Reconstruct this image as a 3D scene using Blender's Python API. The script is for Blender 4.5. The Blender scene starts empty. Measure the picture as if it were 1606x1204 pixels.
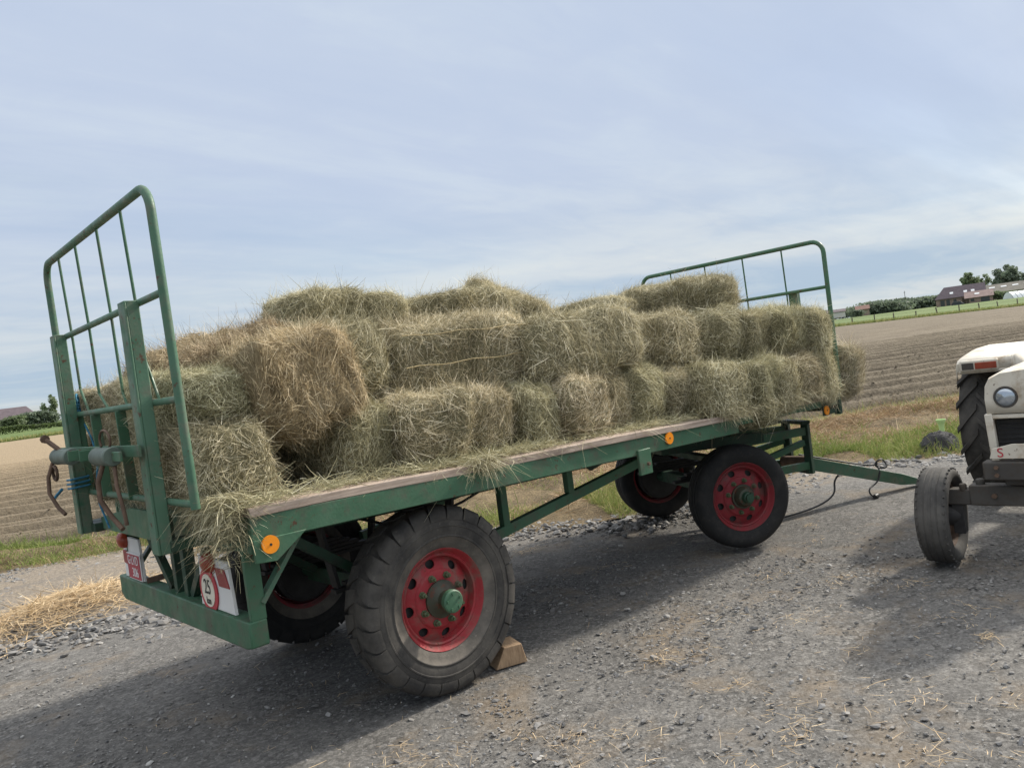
import bpy, math, random
import numpy as np
from mathutils import Vector, Matrix, Euler

random.seed(7)
RNG = np.random.default_rng(7)
S = bpy.context.scene
COL = S.collection
R = math.radians

# ------------------------------------------------------------------ camera
def make_camera():
    yaw, pit, rol = R(48.557), R(-1.385), R(7.458)
    fw = Vector((math.cos(pit)*math.cos(yaw), math.cos(pit)*math.sin(yaw), math.sin(pit)))
    rt = Vector((math.sin(yaw), -math.cos(yaw), 0)); up = rt.cross(fw)
    rt2 = math.cos(rol)*rt - math.sin(rol)*up
    up2 = math.sin(rol)*rt + math.cos(rol)*up
    cam = bpy.data.cameras.new('camera'); o = bpy.data.objects.new('camera', cam); COL.objects.link(o)
    m = Matrix((rt2, up2, -fw)).transposed().to_4x4(); m.translation = (-1.428, -3.476, 1.744)
    o.matrix_world = m
    cam.sensor_width = 36; cam.sensor_fit = 'HORIZONTAL'; cam.lens = 1257.18/1606*36
    cam.clip_start = .05; cam.clip_end = 8000
    S.camera = o
make_camera()

# ------------------------------------------------------------------ light
SUN = Vector((1.45, -.20, 1.0)).normalized()
SUN_EL = math.asin(SUN.z); SUN_ROT = math.atan2(SUN.x, SUN.y)
def make_light():
    l = bpy.data.lights.new('sun', 'SUN'); l.energy = 3.6; l.angle = R(3.2); l.color = (1, .93, .82)
    o = bpy.data.objects.new('sun', l); COL.objects.link(o)
    o.rotation_euler = SUN.to_track_quat('Z', 'Y').to_euler(); o.location = (0, 0, 30)
    w = bpy.data.worlds.new('World'); S.world = w; w.use_nodes = True
    nt = w.node_tree; nt.nodes.clear(); N = nt.nodes.new; L = nt.links.new
    out = N('ShaderNodeOutputWorld')
    sky = N('ShaderNodeTexSky'); sky.sky_type = 'NISHITA'; sky.sun_disc = False
    sky.sun_elevation = SUN_EL; sky.sun_rotation = SUN_ROT; sky.air_density = 1.0; sky.dust_density = 1.2
    bg1 = N('ShaderNodeBackground'); bg1.inputs[1].default_value = .10
    L(sky.outputs[0], bg1.inputs[0])
    tc = N('ShaderNodeTexCoord'); sep = N('ShaderNodeSeparateXYZ'); L(tc.outputs['Generated'], sep.inputs[0])
    def M(op, a, b=None, clamp=False):
        n = N('ShaderNodeMath'); n.operation = op; n.use_clamp = clamp
        for i, v in enumerate((a, b)):
            if v is None: continue
            if isinstance(v, (int, float)): n.inputs[i].default_value = v
            else: L(v, n.inputs[i])
        return n.outputs[0]
    z = M('MAXIMUM', sep.outputs[2], 0.0)
    den = M('ADD', z, .13)
    # position on a flat cloud layer, turned so x runs along the streaks
    ux = M('DIVIDE', sep.outputs[0], den); uy = M('DIVIDE', sep.outputs[1], den)
    cb = N('ShaderNodeCombineXYZ'); L(ux, cb.inputs[0]); L(uy, cb.inputs[1])
    def noise(scale, rot, stretch, detail, rough, dist, off=0):
        mp = N('ShaderNodeMapping'); mp.vector_type = 'POINT'
        mp.inputs['Rotation'].default_value = (0, 0, rot); mp.inputs['Scale'].default_value = (stretch, 1, 1)
        mp.inputs['Location'].default_value = (off, off*.7, 0)
        L(cb.outputs[0], mp.inputs[0])
        n = N('ShaderNodeTexNoise'); n.inputs['Scale'].default_value = scale; n.inputs['Detail'].default_value = detail
        n.inputs['Roughness'].default_value = rough; n.inputs['Distortion'].default_value = dist
        L(mp.outputs[0], n.inputs['Vector']); return n.outputs['Fac']
    A = R(44)
    n1 = noise(.62, A, .30, 6, .52, .35, 3.1)       # cover / gaps
    n2 = noise(1.1, A, .22, 7, .55, .5, 30.2)       # grey / white variation
    n3 = noise(5.0, A, .5, 5, .6, .6, 5.2)
    def ramp(f, stops):
        r = N('ShaderNodeValToRGB'); cr = r.color_ramp
        while len(cr.elements) < len(stops): cr.elements.new(.5)
        for e, (p, c) in zip(cr.elements, stops): e.position = p; e.color = (*c, 1)
        L(f, r.inputs[0]); return r
    # long level bands low in the sky
    mpb = N('ShaderNodeMapping'); mpb.inputs['Scale'].default_value = (1.1, 1.1, 13.0); mpb.inputs['Location'].default_value = (0, 0, 1.7); L(tc.outputs['Generated'], mpb.inputs[0])
    nb = N('ShaderNodeTexNoise'); nb.inputs['Scale'].default_value = 1.0; nb.inputs['Detail'].default_value = 5; nb.inputs['Distortion'].default_value = .4; L(mpb.outputs[0], nb.inputs['Vector'])
    low = N('ShaderNodeMapRange'); low.interpolation_type = 'SMOOTHSTEP'; L(z, low.inputs['Value']); low.inputs['From Min'].default_value = .05; low.inputs['From Max'].default_value = .24
    nu = M('ADD', M('MULTIPLY', n2, .82), M('MULTIPLY', n3, .18))
    nl = M('ADD', M('MULTIPLY', nb.outputs['Fac'], .8), M('MULTIPLY', n3, .2))
    nmx = N('ShaderNodeMix'); nmx.data_type = 'FLOAT'; L(low.outputs[0], nmx.inputs[0]); L(nl, nmx.inputs[2]); L(nu, nmx.inputs[3])
    nn = nmx.outputs[0]
    # near the horizon the layer is seen through warmer, brighter air
    cr_hi = ramp(nn, [(.36, (.41, .485, .625)), (.48, (.445, .515, .64)), (.58, (.50, .57, .66)), (.68, (.55, .605, .655))])
    cr_lo = ramp(nn, [(.40, (.35, .45, .54)), (.47, (.43, .51, .565)), (.53, (.53, .575, .59)), (.62, (.62, .635, .61))])
    el = M('SMOOTH_MIN', M('MULTIPLY', z, 4.5), 1.0); el.node.inputs[2].default_value = .2
    mixc = N('ShaderNodeMix'); mixc.data_type = 'RGBA'; L(el, mixc.inputs[0])
    L(cr_lo.outputs[0], mixc.inputs[6]); L(cr_hi.outputs[0], mixc.inputs[7])
    bg2 = N('ShaderNodeBackground'); bg2.inputs[1].default_value = .88; L(mixc.outputs[2], bg2.inputs[0])
    cover = ramp(n1, [(.34, (.66, .66, .66)), (.46, (.9, .9, .9)), (.56, (1, 1, 1))])
    mx = N('ShaderNodeMixShader'); L(cover.outputs[0], mx.inputs[0]); L(bg1.outputs[0], mx.inputs[1]); L(bg2.outputs[0], mx.inputs[2])
    # extra glow added overhead and round the sun, out of view, to lift fill
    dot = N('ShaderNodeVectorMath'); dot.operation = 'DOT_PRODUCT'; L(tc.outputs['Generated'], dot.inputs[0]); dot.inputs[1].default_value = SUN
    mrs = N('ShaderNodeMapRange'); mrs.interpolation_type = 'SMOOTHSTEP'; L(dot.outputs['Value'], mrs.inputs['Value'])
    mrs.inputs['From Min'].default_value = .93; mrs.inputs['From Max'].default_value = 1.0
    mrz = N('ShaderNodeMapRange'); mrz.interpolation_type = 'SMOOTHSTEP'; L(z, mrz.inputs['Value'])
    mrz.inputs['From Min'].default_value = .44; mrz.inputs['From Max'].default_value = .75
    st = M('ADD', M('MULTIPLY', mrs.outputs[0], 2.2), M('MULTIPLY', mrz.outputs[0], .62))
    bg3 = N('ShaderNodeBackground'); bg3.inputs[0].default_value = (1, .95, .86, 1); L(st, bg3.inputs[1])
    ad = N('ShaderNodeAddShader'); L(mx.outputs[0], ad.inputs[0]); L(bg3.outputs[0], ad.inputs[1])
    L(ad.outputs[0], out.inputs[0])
    S.view_settings.view_transform = 'Standard'; S.view_settings.look = 'None'
    S.view_settings.exposure = .5; S.view_settings.gamma = 1
    S.cycles.max_bounces = 6; S.cycles.diffuse_bounces = 3
make_light()

# ------------------------------------------------------------------ helpers
def tag(o, label=None, cat=None, group=None, kind=None):
    if label: o['label'] = label
    if cat: o['category'] = cat
    if group: o['group'] = group
    if kind: o['kind'] = kind
    return o
def empty(name, loc=(0, 0, 0), rz=0):
    o = bpy.data.objects.new(name, None); COL.objects.link(o)
    o.location = loc; o.rotation_euler = (0, 0, rz); o.empty_display_size = .2; return o
def link(name, me, mat, parent=None):
    o = bpy.data.objects.new(name, me); COL.objects.link(o)
    if mat is not None and not me.materials: me.materials.append(mat)
    o.parent = parent; return o
class MB:
    """collects shapes, then links them as ONE mesh object"""
    def __init__(s): s.v = []; s.f = []
    def add(s, vs, fs):
        b = len(s.v); s.v += [tuple(v) for v in vs]; s.f += [tuple(i+b for i in f) for f in fs]; return s
    def box(s, c, size, rot=None):
        hx, hy, hz = size[0]/2, size[1]/2, size[2]/2
        vs = [Vector((x, y, z)) for z in (-hz, hz) for y in (-hy, hy) for x in (-hx, hx)]
        if rot is not None: vs = [rot @ v for v in vs]
        c = Vector(c)
        return s.add([v+c for v in vs], [(0, 2, 3, 1), (4, 5, 7, 6), (0, 1, 5, 4), (2, 6, 7, 3), (0, 4, 6, 2), (1, 3, 7, 5)])
    def bar(s, p, q, w, h, up=(0, 0, 1)):
        p = Vector(p); q = Vector(q); x = (q-p); L = x.length; x.normalize()
        y = Vector(up).cross(x).normalized(); z = x.cross(y)
        return s.box((p+q)/2, (L, w, h), Matrix((x, y, z)).transposed())
    def tube(s, pts, r, n=10, closed=False, caps=True):
        pts = [Vector(p) for p in pts]; m = len(pts); prev = None; rings = []
        rr = r if hasattr(r, '__len__') else [r]*m
        vs = []
        for i, p in enumerate(pts):
            a = pts[(i-1) % m] if (closed or i > 0) else p; b = pts[(i+1) % m] if (closed or i < m-1) else p
            t = (b-a).normalized()
            if prev is None:
                u = t.cross(Vector((0, 0, 1)) if abs(t.z) < .9 else Vector((1, 0, 0))).normalized()
            else:
                u = (prev - t*prev.dot(t)).normalized()
            prev = u; w = t.cross(u)
            vs += [p + (u*math.cos(2*math.pi*k/n) + w*math.sin(2*math.pi*k/n))*rr[i] for k in range(n)]
        fs = []
        for i in range(m if closed else m-1):
            j = (i+1) % m
            for k in range(n): fs.append((i*n+k, i*n+(k+1) % n, j*n+(k+1) % n, j*n+k))
        if caps and not closed: fs += [tuple(range(n))[::-1], tuple(range((m-1)*n, m*n))]
        return s.add(vs, fs)
    def lathe(s, prof, c=(0, 0, 0), axis='Y', n=40, a0=0, closed=False, caps=True):
        """prof: (radius, offset along axis)"""
        vs = []; m = len(prof)
        for (r, h) in prof:
            for k in range(n):
                a = a0 + 2*math.pi*k/n; x, z = r*math.cos(a), r*math.sin(a)
                v = {'Y': (x, h, z), 'X': (h, x, z), 'Z': (x, z, h)}[axis]
                vs.append(Vector(v)+Vector(c))
        fs = []
        for i in range(m if closed else m-1):
            j = (i+1) % m
            for k in range(n): fs.append((i*n+k, i*n+(k+1) % n, j*n+(k+1) % n, j*n+k))
        if not closed and caps:
            if prof[0][0] > 1e-6: fs.append(tuple(range(n)))
            if prof[-1][0] > 1e-6: fs.append(tuple(range((m-1)*n, m*n))[::-1])
        return s.add(vs, fs)
    def prism(s, poly, d):
        n = len(poly); poly = [Vector(p) for p in poly]; d = Vector(d)
        return s.add(poly+[p+d for p in poly], [tuple(range(n))[::-1], tuple(range(n, 2*n))]+[(i, (i+1) % n, n+(i+1) % n, n+i) for i in range(n)])
    def build(s, name, mat, parent=None, bevel=0, angle=35, smooth=True):
        me = bpy.data.meshes.new(name); me.from_pydata(s.v, [], s.f); me.validate()
        import bmesh
        bm = bmesh.new(); bm.from_mesh(me); bmesh.ops.recalc_face_normals(bm, faces=bm.faces); bm.to_mesh(me); bm.free()
        if smooth:
            me.polygons.foreach_set('use_smooth', [True]*len(me.polygons)); me.set_sharp_from_angle(angle=R(angle))
        o = link(name, me, mat, parent)
        if bevel:
            b = o.modifiers.new('bevel', 'BEVEL'); b.width = bevel; b.segments = 2; b.limit_method = 'ANGLE'; b.angle_limit = R(40)
            b.harden_normals = False
        return o
def np_mesh(name, V, Q, T=None, tint=None, smooth=False):
    me = bpy.data.meshes.new(name)
    nq = len(Q); nt = 0 if T is None else len(T)
    me.vertices.add(len(V)); me.vertices.foreach_set('co', np.ascontiguousarray(V, dtype=np.float32).ravel())
    idx = np.asarray(Q, dtype=np.int32).ravel()
    tot = np.full(nq, 4, dtype=np.int32)
    if nt: idx = np.concatenate([idx, np.asarray(T, dtype=np.int32).ravel()]); tot = np.concatenate([tot, np.full(nt, 3, dtype=np.int32)])
    me.loops.add(len(idx)); me.loops.foreach_set('vertex_index', idx)
    me.polygons.add(nq+nt)
    st = np.concatenate([[0], np.cumsum(tot)[:-1]]).astype(np.int32)
    me.polygons.foreach_set('loop_start', st); me.polygons.foreach_set('loop_total', tot)
    me.polygons.foreach_set('use_smooth', np.full(nq+nt, smooth))
    me.update(calc_edges=True)
    if tint is not None:
        a = me.attributes.new('tint', 'FLOAT', 'POINT'); a.data.foreach_set('value', np.asarray(tint, dtype=np.float32))
    return me
def nrm(a): return a/np.maximum(np.linalg.norm(a, axis=1, keepdims=True), 1e-9)
def blades(p, d, L, w, bend, tint, facing=None):
    """thin curved strips: p base (n,3), d unit dir, L length, w width, bend (n,3) tip offset"""
    n = len(p)
    side = nrm(np.cross(d, RNG.normal(size=(n, 3)))) if facing is None else nrm(np.cross(d, facing))
    L = L[:, None]; w = w[:, None]
    mid = p + d*L*.5 + bend*.25; tip = p + d*L + bend
    V = np.stack([p-side*w*.5, p+side*w*.5, mid-side*w*.5, mid+side*w*.5, tip-side*w*.18, tip+side*w*.18], 1).reshape(-1, 3)
    b = np.arange(n)[:, None]*6
    Q = np.concatenate([b+np.array([[0, 1, 3, 2]]), b+np.array([[2, 3, 5, 4]])], 0)
    return V, Q, np.repeat(tint, 6)
def vnoise(p, seed, freq, oct=3):
    """cheap smooth noise from summed sines"""
    g = np.random.default_rng(seed); out = np.zeros(len(p)); amp = 1.0; tot = 0
    for o in range(oct):
        for k in range(5):
            d = g.normal(size=p.shape[1]); d = d/np.linalg.norm(d)*freq*g.uniform(.6, 1.4)
            out += amp*np.sin(p@d+g.uniform(0, 6.28))
        tot += amp*2.2; amp *= .5; freq *= 2.1
    return out/tot

# ------------------------------------------------------------------ materials
MATS = {}
def newmat(name):
    m = bpy.data.materials.new(name); m.use_nodes = True; nt = m.node_tree
    return m, nt, nt.nodes['Principled BSDF']
def tex_noise(nt, scale, detail=4, rough=.55, coord='Object', stretch=None):
    tc = nt.nodes.new('ShaderNodeTexCoord'); n = nt.nodes.new('ShaderNodeTexNoise')
    n.inputs['Scale'].default_value = scale; n.inputs['Detail'].default_value = detail; n.inputs['Roughness'].default_value = rough
    if stretch:
        mp = nt.nodes.new('ShaderNodeMapping'); mp.inputs['Scale'].default_value = stretch
        nt.links.new(tc.outputs[coord], mp.inputs[0]); nt.links.new(mp.outputs[0], n.inputs['Vector'])
    else: nt.links.new(tc.outputs[coord], n.inputs['Vector'])
    return n.outputs['Fac']
def ramp(nt, fac, stops):
    r = nt.nodes.new('ShaderNodeValToRGB'); cr = r.color_ramp
    while len(cr.elements) < len(stops): cr.elements.new(.5)
    for e, (p, c) in zip(cr.elements, stops):
        e.position = p; e.color = (*c, 1) if hasattr(c, '__len__') else (c, c, c, 1)
    nt.links.new(fac, r.inputs[0]); return r.outputs[0]
def mix(nt, fac, a, b, mode='MIX'):
    m = nt.nodes.new('ShaderNodeMix'); m.data_type = 'RGBA'; m.blend_type = mode
    for i, v in ((0, fac), (6, a), (7, b)):
        if hasattr(v, 'is_output'): nt.links.new(v, m.inputs[i])
        elif hasattr(v, '__len__'): m.inputs[i].default_value = (*v, 1)
        else: m.inputs[i].default_value = v
    return m.outputs[2]
def bump(nt, b, h, strength=.3, dist=.01):
    n = nt.nodes.new('ShaderNodeBump'); n.inputs['Strength'].default_value = strength; n.inputs['Distance'].default_value = dist
    nt.links.new(h, n.inputs['Height']); nt.links.new(n.outputs[0], b.inputs['Normal'])
def paint(name, c1, c2, dirt=(.10, .075, .05), rust=(.09, .035, .018), dirt_lo=.52, rust_lo=.66, rough=.5, spec=.4):
    m, nt, b = newmat(name)
    base = mix(nt, ramp(nt, tex_noise(nt, 3.0, 5), [(.35, 0.0), (.65, 1.0)]), c1, c2)
    base = mix(nt, ramp(nt, tex_noise(nt, 7, 8, .68), [(dirt_lo, 0.0), (dirt_lo+.16, .75)]), base, dirt)
    n2 = tex_noise(nt, 22, 6, .7)
    base = mix(nt, ramp(nt, n2, [(rust_lo, 0.0), (rust_lo+.05, .9)]), base, rust)
    nt.links.new(base, b.inputs['Base Color'])
    nt.links.new(ramp(nt, tex_noise(nt, 12, 4), [(.3, rough-.12), (.7, min(1, rough+.25))]), b.inputs['Roughness'])
    b.inputs['Specular IOR Level'].default_value = spec
    bump(nt, b, tex_noise(nt, 60, 4), .25, .004)
    return m
def plain(name, c, rough=.6, var=.25, scale=12, bumps=.0, metal=0):
    m, nt, b = newmat(name)
    lo = tuple(x*(1-var) for x in c); hi = tuple(min(1, x*(1+var)) for x in c)
    nt.links.new(ramp(nt, tex_noise(nt, scale, 5, .6), [(.3, lo), (.7, hi)]), b.inputs['Base Color'])
    b.inputs['Roughness'].default_value = rough; b.inputs['Metallic'].default_value = metal
    if bumps: bump(nt, b, tex_noise(nt, scale*4, 4), bumps, .01)
    return m
def straw_mat(name, stops, rough=.75, trans=.0):
    m, nt, b = newmat(name)
    a = nt.nodes.new('ShaderNodeAttribute'); a.attribute_name = 'tint'
    c = ramp(nt, a.outputs['Fac'], stops)
    oi = nt.nodes.new('ShaderNodeObjectInfo')
    hs = nt.nodes.new('ShaderNodeHueSaturation'); nt.links.new(c, hs.inputs['Color'])
    mr = nt.nodes.new('ShaderNodeMapRange'); mr.inputs['To Min'].default_value = .88; mr.inputs['To Max'].default_value = 1.1
    nt.links.new(oi.outputs['Random'], mr.inputs['Value']); nt.links.new(mr.outputs[0], hs.inputs['Value'])
    # some bales greener, some browner
    mr2 = nt.nodes.new('ShaderNodeMapRange'); mr2.inputs['To Min'].default_value = .478; mr2.inputs['To Max'].default_value = .508
    ml = nt.nodes.new('ShaderNodeMath'); ml.operation = 'FRACT'; m3 = nt.nodes.new('ShaderNodeMath'); m3.operation = 'MULTIPLY'
    m3.inputs[1].default_value = 7.31; nt.links.new(oi.outputs['Random'], m3.inputs[0]); nt.links.new(m3.outputs[0], ml.inputs[0])
    nt.links.new(ml.outputs[0], mr2.inputs['Value']); nt.links.new(mr2.outputs[0], hs.inputs['Hue'])
    nt.links.new(hs.outputs[0], b.inputs['Base Color']); b.inputs['Roughness'].default_value = rough
    b.inputs['Specular IOR Level'].default_value = .25
    if trans:
        t = nt.nodes.new('ShaderNodeBsdfTranslucent'); nt.links.new(hs.outputs[0], t.inputs[0])
        ms = nt.nodes.new('ShaderNodeMixShader'); ms.inputs[0].default_value = trans
        nt.links.new(b.outputs[0], ms.inputs[1]); nt.links.new(t.outputs[0], ms.inputs[2])
        nt.links.new(ms.outputs[0], nt.nodes['Material Output'].inputs[0])
    return m
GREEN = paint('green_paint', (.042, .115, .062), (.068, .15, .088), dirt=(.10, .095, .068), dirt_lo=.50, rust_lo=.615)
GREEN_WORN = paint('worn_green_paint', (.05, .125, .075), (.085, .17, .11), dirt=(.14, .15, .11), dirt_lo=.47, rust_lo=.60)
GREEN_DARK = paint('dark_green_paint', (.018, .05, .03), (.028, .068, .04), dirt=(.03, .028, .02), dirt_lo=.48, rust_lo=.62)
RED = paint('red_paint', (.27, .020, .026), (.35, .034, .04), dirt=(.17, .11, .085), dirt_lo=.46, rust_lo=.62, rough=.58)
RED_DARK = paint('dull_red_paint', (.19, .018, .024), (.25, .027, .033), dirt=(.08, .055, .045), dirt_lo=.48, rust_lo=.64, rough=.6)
WHITE = paint('old_white_paint', (.60, .545, .45), (.68, .63, .53), dirt=(.36, .26, .16), dirt_lo=.50, rust_lo=.635)
BOARD_WHITE = paint('white_board', (.70, .69, .66), (.76, .75, .72), dirt=(.45, .41, .35), dirt_lo=.6, rust_lo=.7)
DARK = plain('dark_iron', (.028, .026, .025), .7, .4, 10, .3)
GREASY = paint('greasy_grey_iron', (.06, .054, .048), (.085, .078, .068), dirt=(.06, .045, .032), dirt_lo=.45, rough=.7)
RUST = plain('rusty_iron', (.12, .075, .05), .85, .45, 14, .4)
DRUMM = plain('grey_green_drum', (.095, .125, .10), .6, .3, 9, .2)
RUBBER_HOSE = plain('black_rubber_hose', (.02, .02, .021), .55, .2, 20)
ORANGE = plain('orange_reflector', (.95, .30, .01), .35, .06, 200)
LAMP_RED = plain('red_orange_lens', (.30, .05, .022), .3, .25, 12)
REFL_RED = plain('dull_red_reflector', (.28, .035, .035), .5, .2, 20)
SIGN_RED = plain('sign_red', (.46, .035, .05), .5, .15, 14)
SIGN_CREAM = plain('sign_cream', (.74, .68, .55), .55, .08, 14)
PLATE_RED = plain('plate_red', (.36, .02, .05), .45, .12, 14)
INK = plain('black_ink', (.02, .02, .02), .6, .1)
PLATE_WHITE = plain('plate_lettering', (.8, .78, .76), .5, .05)
GLASS = plain('headlight_glass', (.42, .46, .5), .08, .12, 9, 0, .55)
ROPE = plain('blue_twine', (.03, .16, .26), .8, .3, 30)
TWINE = plain('pale_twine', (.42, .33, .17), .8, .2, 30)
GAUGE = plain('pale_green_plastic', (.50, .68, .30), .45, .06, 8)
HAY = straw_mat('hay_strands', [(0, (.15, .138, .075)), (.35, (.345, .315, .185)), (.65, (.55, .50, .32)), (.95, (.92, .86, .63))], trans=.2)
HAY_CORE = plain('hay_packed', (.19, .17, .095), .9, .45, 60, .5)
HAY_BROWN = straw_mat('brown_hay_strands', [(0, (.14, .115, .065)), (.35, (.32, .265, .155)), (.65, (.54, .45, .275)), (.95, (.90, .78, .53))], trans=.2)
STRAW = straw_mat('pale_straw', [(0, (.34, .24, .125)), (.5, (.56, .42, .24)), (1, (.76, .62, .40))], trans=.1)
GRASS = straw_mat('verge_grass', [(0, (.10, .155, .035)), (.5, (.20, .26, .07)), (.8, (.34, .34, .13)), (1, (.48, .42, .21))], trans=.3)
DRYGRASS = straw_mat('dry_grass', [(0, (.11, .085, .04)), (.4, (.29, .22, .11)), (.75, (.54, .41, .225)), (1, (.70, .56, .34))], trans=.15)
def tyre_mat(name, base, dust, lo):
    m, nt, b = newmat(name)
    n = tex_noise(nt, 5, 7, .65)
    c = mix(nt, ramp(nt, n, [(lo, 0.0), (lo+.25, .8)]), base, dust)
    n2 = tex_noise(nt, 45, 4, .6)
    c = mix(nt, ramp(nt, n2, [(.6, 0.0), (.75, .35)]), c, tuple(x*1.5 for x in dust))
    nt.links.new(c, b.inputs['Base Color']); b.inputs['Roughness'].default_value = .82; b.inputs['Specular IOR Level'].default_value = .3
    bump(nt, b, n2, .3, .006); return m
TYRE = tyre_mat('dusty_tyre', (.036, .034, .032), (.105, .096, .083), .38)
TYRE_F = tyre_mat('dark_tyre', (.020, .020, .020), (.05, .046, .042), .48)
SIDEWALL = tyre_mat('scuffed_sidewall', (.085, .078, .068), (.20, .175, .145), .40)
def wood_mat(name, c1, c2, sc=(1.2, 30, 30)):
    m, nt, b = newmat(name)
    n = tex_noise(nt, 2.5, 7, .65, stretch=sc)
    c = ramp(nt, n, [(.3, c1), (.55, c2), (.75, tuple(min(1, x*1.25) for x in c2))])
    c = mix(nt, ramp(nt, tex_noise(nt, 3, 5), [(.5, 0.0), (.7, .6)]), c, tuple(x*.55 for x in c1))
    nt.links.new(c, b.inputs['Base Color']); b.inputs['Roughness'].default_value = .85
    bump(nt, b, n, .35, .005); return m
PLANK = wood_mat('weathered_plank', (.27, .195, .15), (.43, .345, .28))
CHOCKW = wood_mat('sawn_wood', (.24, .15, .085), (.40, .27, .16), (30, 6, 6))
# ------------------------------------------------------------------ the hay trailer
def dz(x): return 1.262-.0276*x
def text_mesh(txt, size, mat_w, extrude=.001, align='CENTER'):
    cu = bpy.data.curves.new('lettering', 'FONT'); cu.body = txt; cu.size = size; cu.align_x = align; cu.align_y = 'CENTER'; cu.extrude = extrude
    o = bpy.data.objects.new('lettering', cu); COL.objects.link(o)
    bpy.context.view_layer.update()
    me = bpy.data.meshes.new_from_object(o.evaluated_get(bpy.context.evaluated_depsgraph_get()))
    bpy.data.objects.remove(o); me.transform(mat_w); me.materials.clear(); return me
REAR_FACE = lambda x, y, z, sx=1: Matrix(((0, 0, -1, x), (-sx, 0, 0, y), (0, 1, 0, z), (0, 0, 0, 1)))

HUBM = paint('oily_hub', (.04, .042, .028), (.05, .06, .035), dirt=(.05, .04, .03), dirt_lo=.42, rust_lo=.55)
NUTM = paint('nut_paint', (.10, .12, .06), (.06, .10, .05), dirt=(.13, .10, .07), dirt_lo=.45, rust_lo=.6)
def tyre_lugs(mb, Rt, n, hw, width=.232, skew=.10):
    for s in (-1, 1):
        for k in range(n):
            a = 2*math.pi*(k+(.5 if s > 0 else 0))/n
            poly = [(.014, Rt-.03), (.014, Rt-.003), (hw*.5, Rt), (hw*.78, Rt-.004), (hw*.94, Rt-.018), (hw*1.02, Rt-.045), (hw*1.015, Rt-.075), (hw*.85, Rt-.07)]
            vs = []
            for e in (-1, 1):
                for (y, r) in poly:
                    wd = width*(.55+.45*min(1, y/hw))
                    aa = a+e*wd/2+skew*(y/hw-.5)
                    vs.append((r*math.cos(aa), s*y, r*math.sin(aa)))
            m = len(poly)
            mb.add(vs, [tuple(range(m)), tuple(range(m, 2*m))[::-1]]+[(i, (i+1) % m, m+(i+1) % m, m+i) for i in range(m)])

def disc_with_holes(mb, r0, r1, y0, y1, nh, hr, rot=0, n=24, thick=.008):
    """annulus r0..r1 (y0..y1) with nh oval holes"""
    rm = (r0+r1)/2; da = math.pi/nh
    def pt(a, r): 
        t = (r-r0)/(r1-r0); return (r*math.cos(a), y0+(y1-y0)*t, r*math.sin(a))
    for h in range(nh):
        ac = rot+2*math.pi*h/nh; out = []; inn = []
        for k in range(n):
            t = 2*math.pi*k/n; c, s = math.cos(t), math.sin(t)
            m = max(abs(c), abs(s)); out.append((ac+da*c/m, rm+(r1-r0)/2*s/m))
            inn.append((ac+hr*1.25*c/rm, rm+hr*s))
        vs = [pt(a, r) for a, r in out]+[pt(a, r) for a, r in inn]
        vs += [(x, y+thick, z) for (x, y, z) in vs[n:]]
        fs = []
        for k in range(n):
            j = (k+1) % n; fs.append((k, j, n+j, n+k)); fs.append((n+k, n+j, 2*n+j, 2*n+k))
        mb.add(vs, fs)

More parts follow.
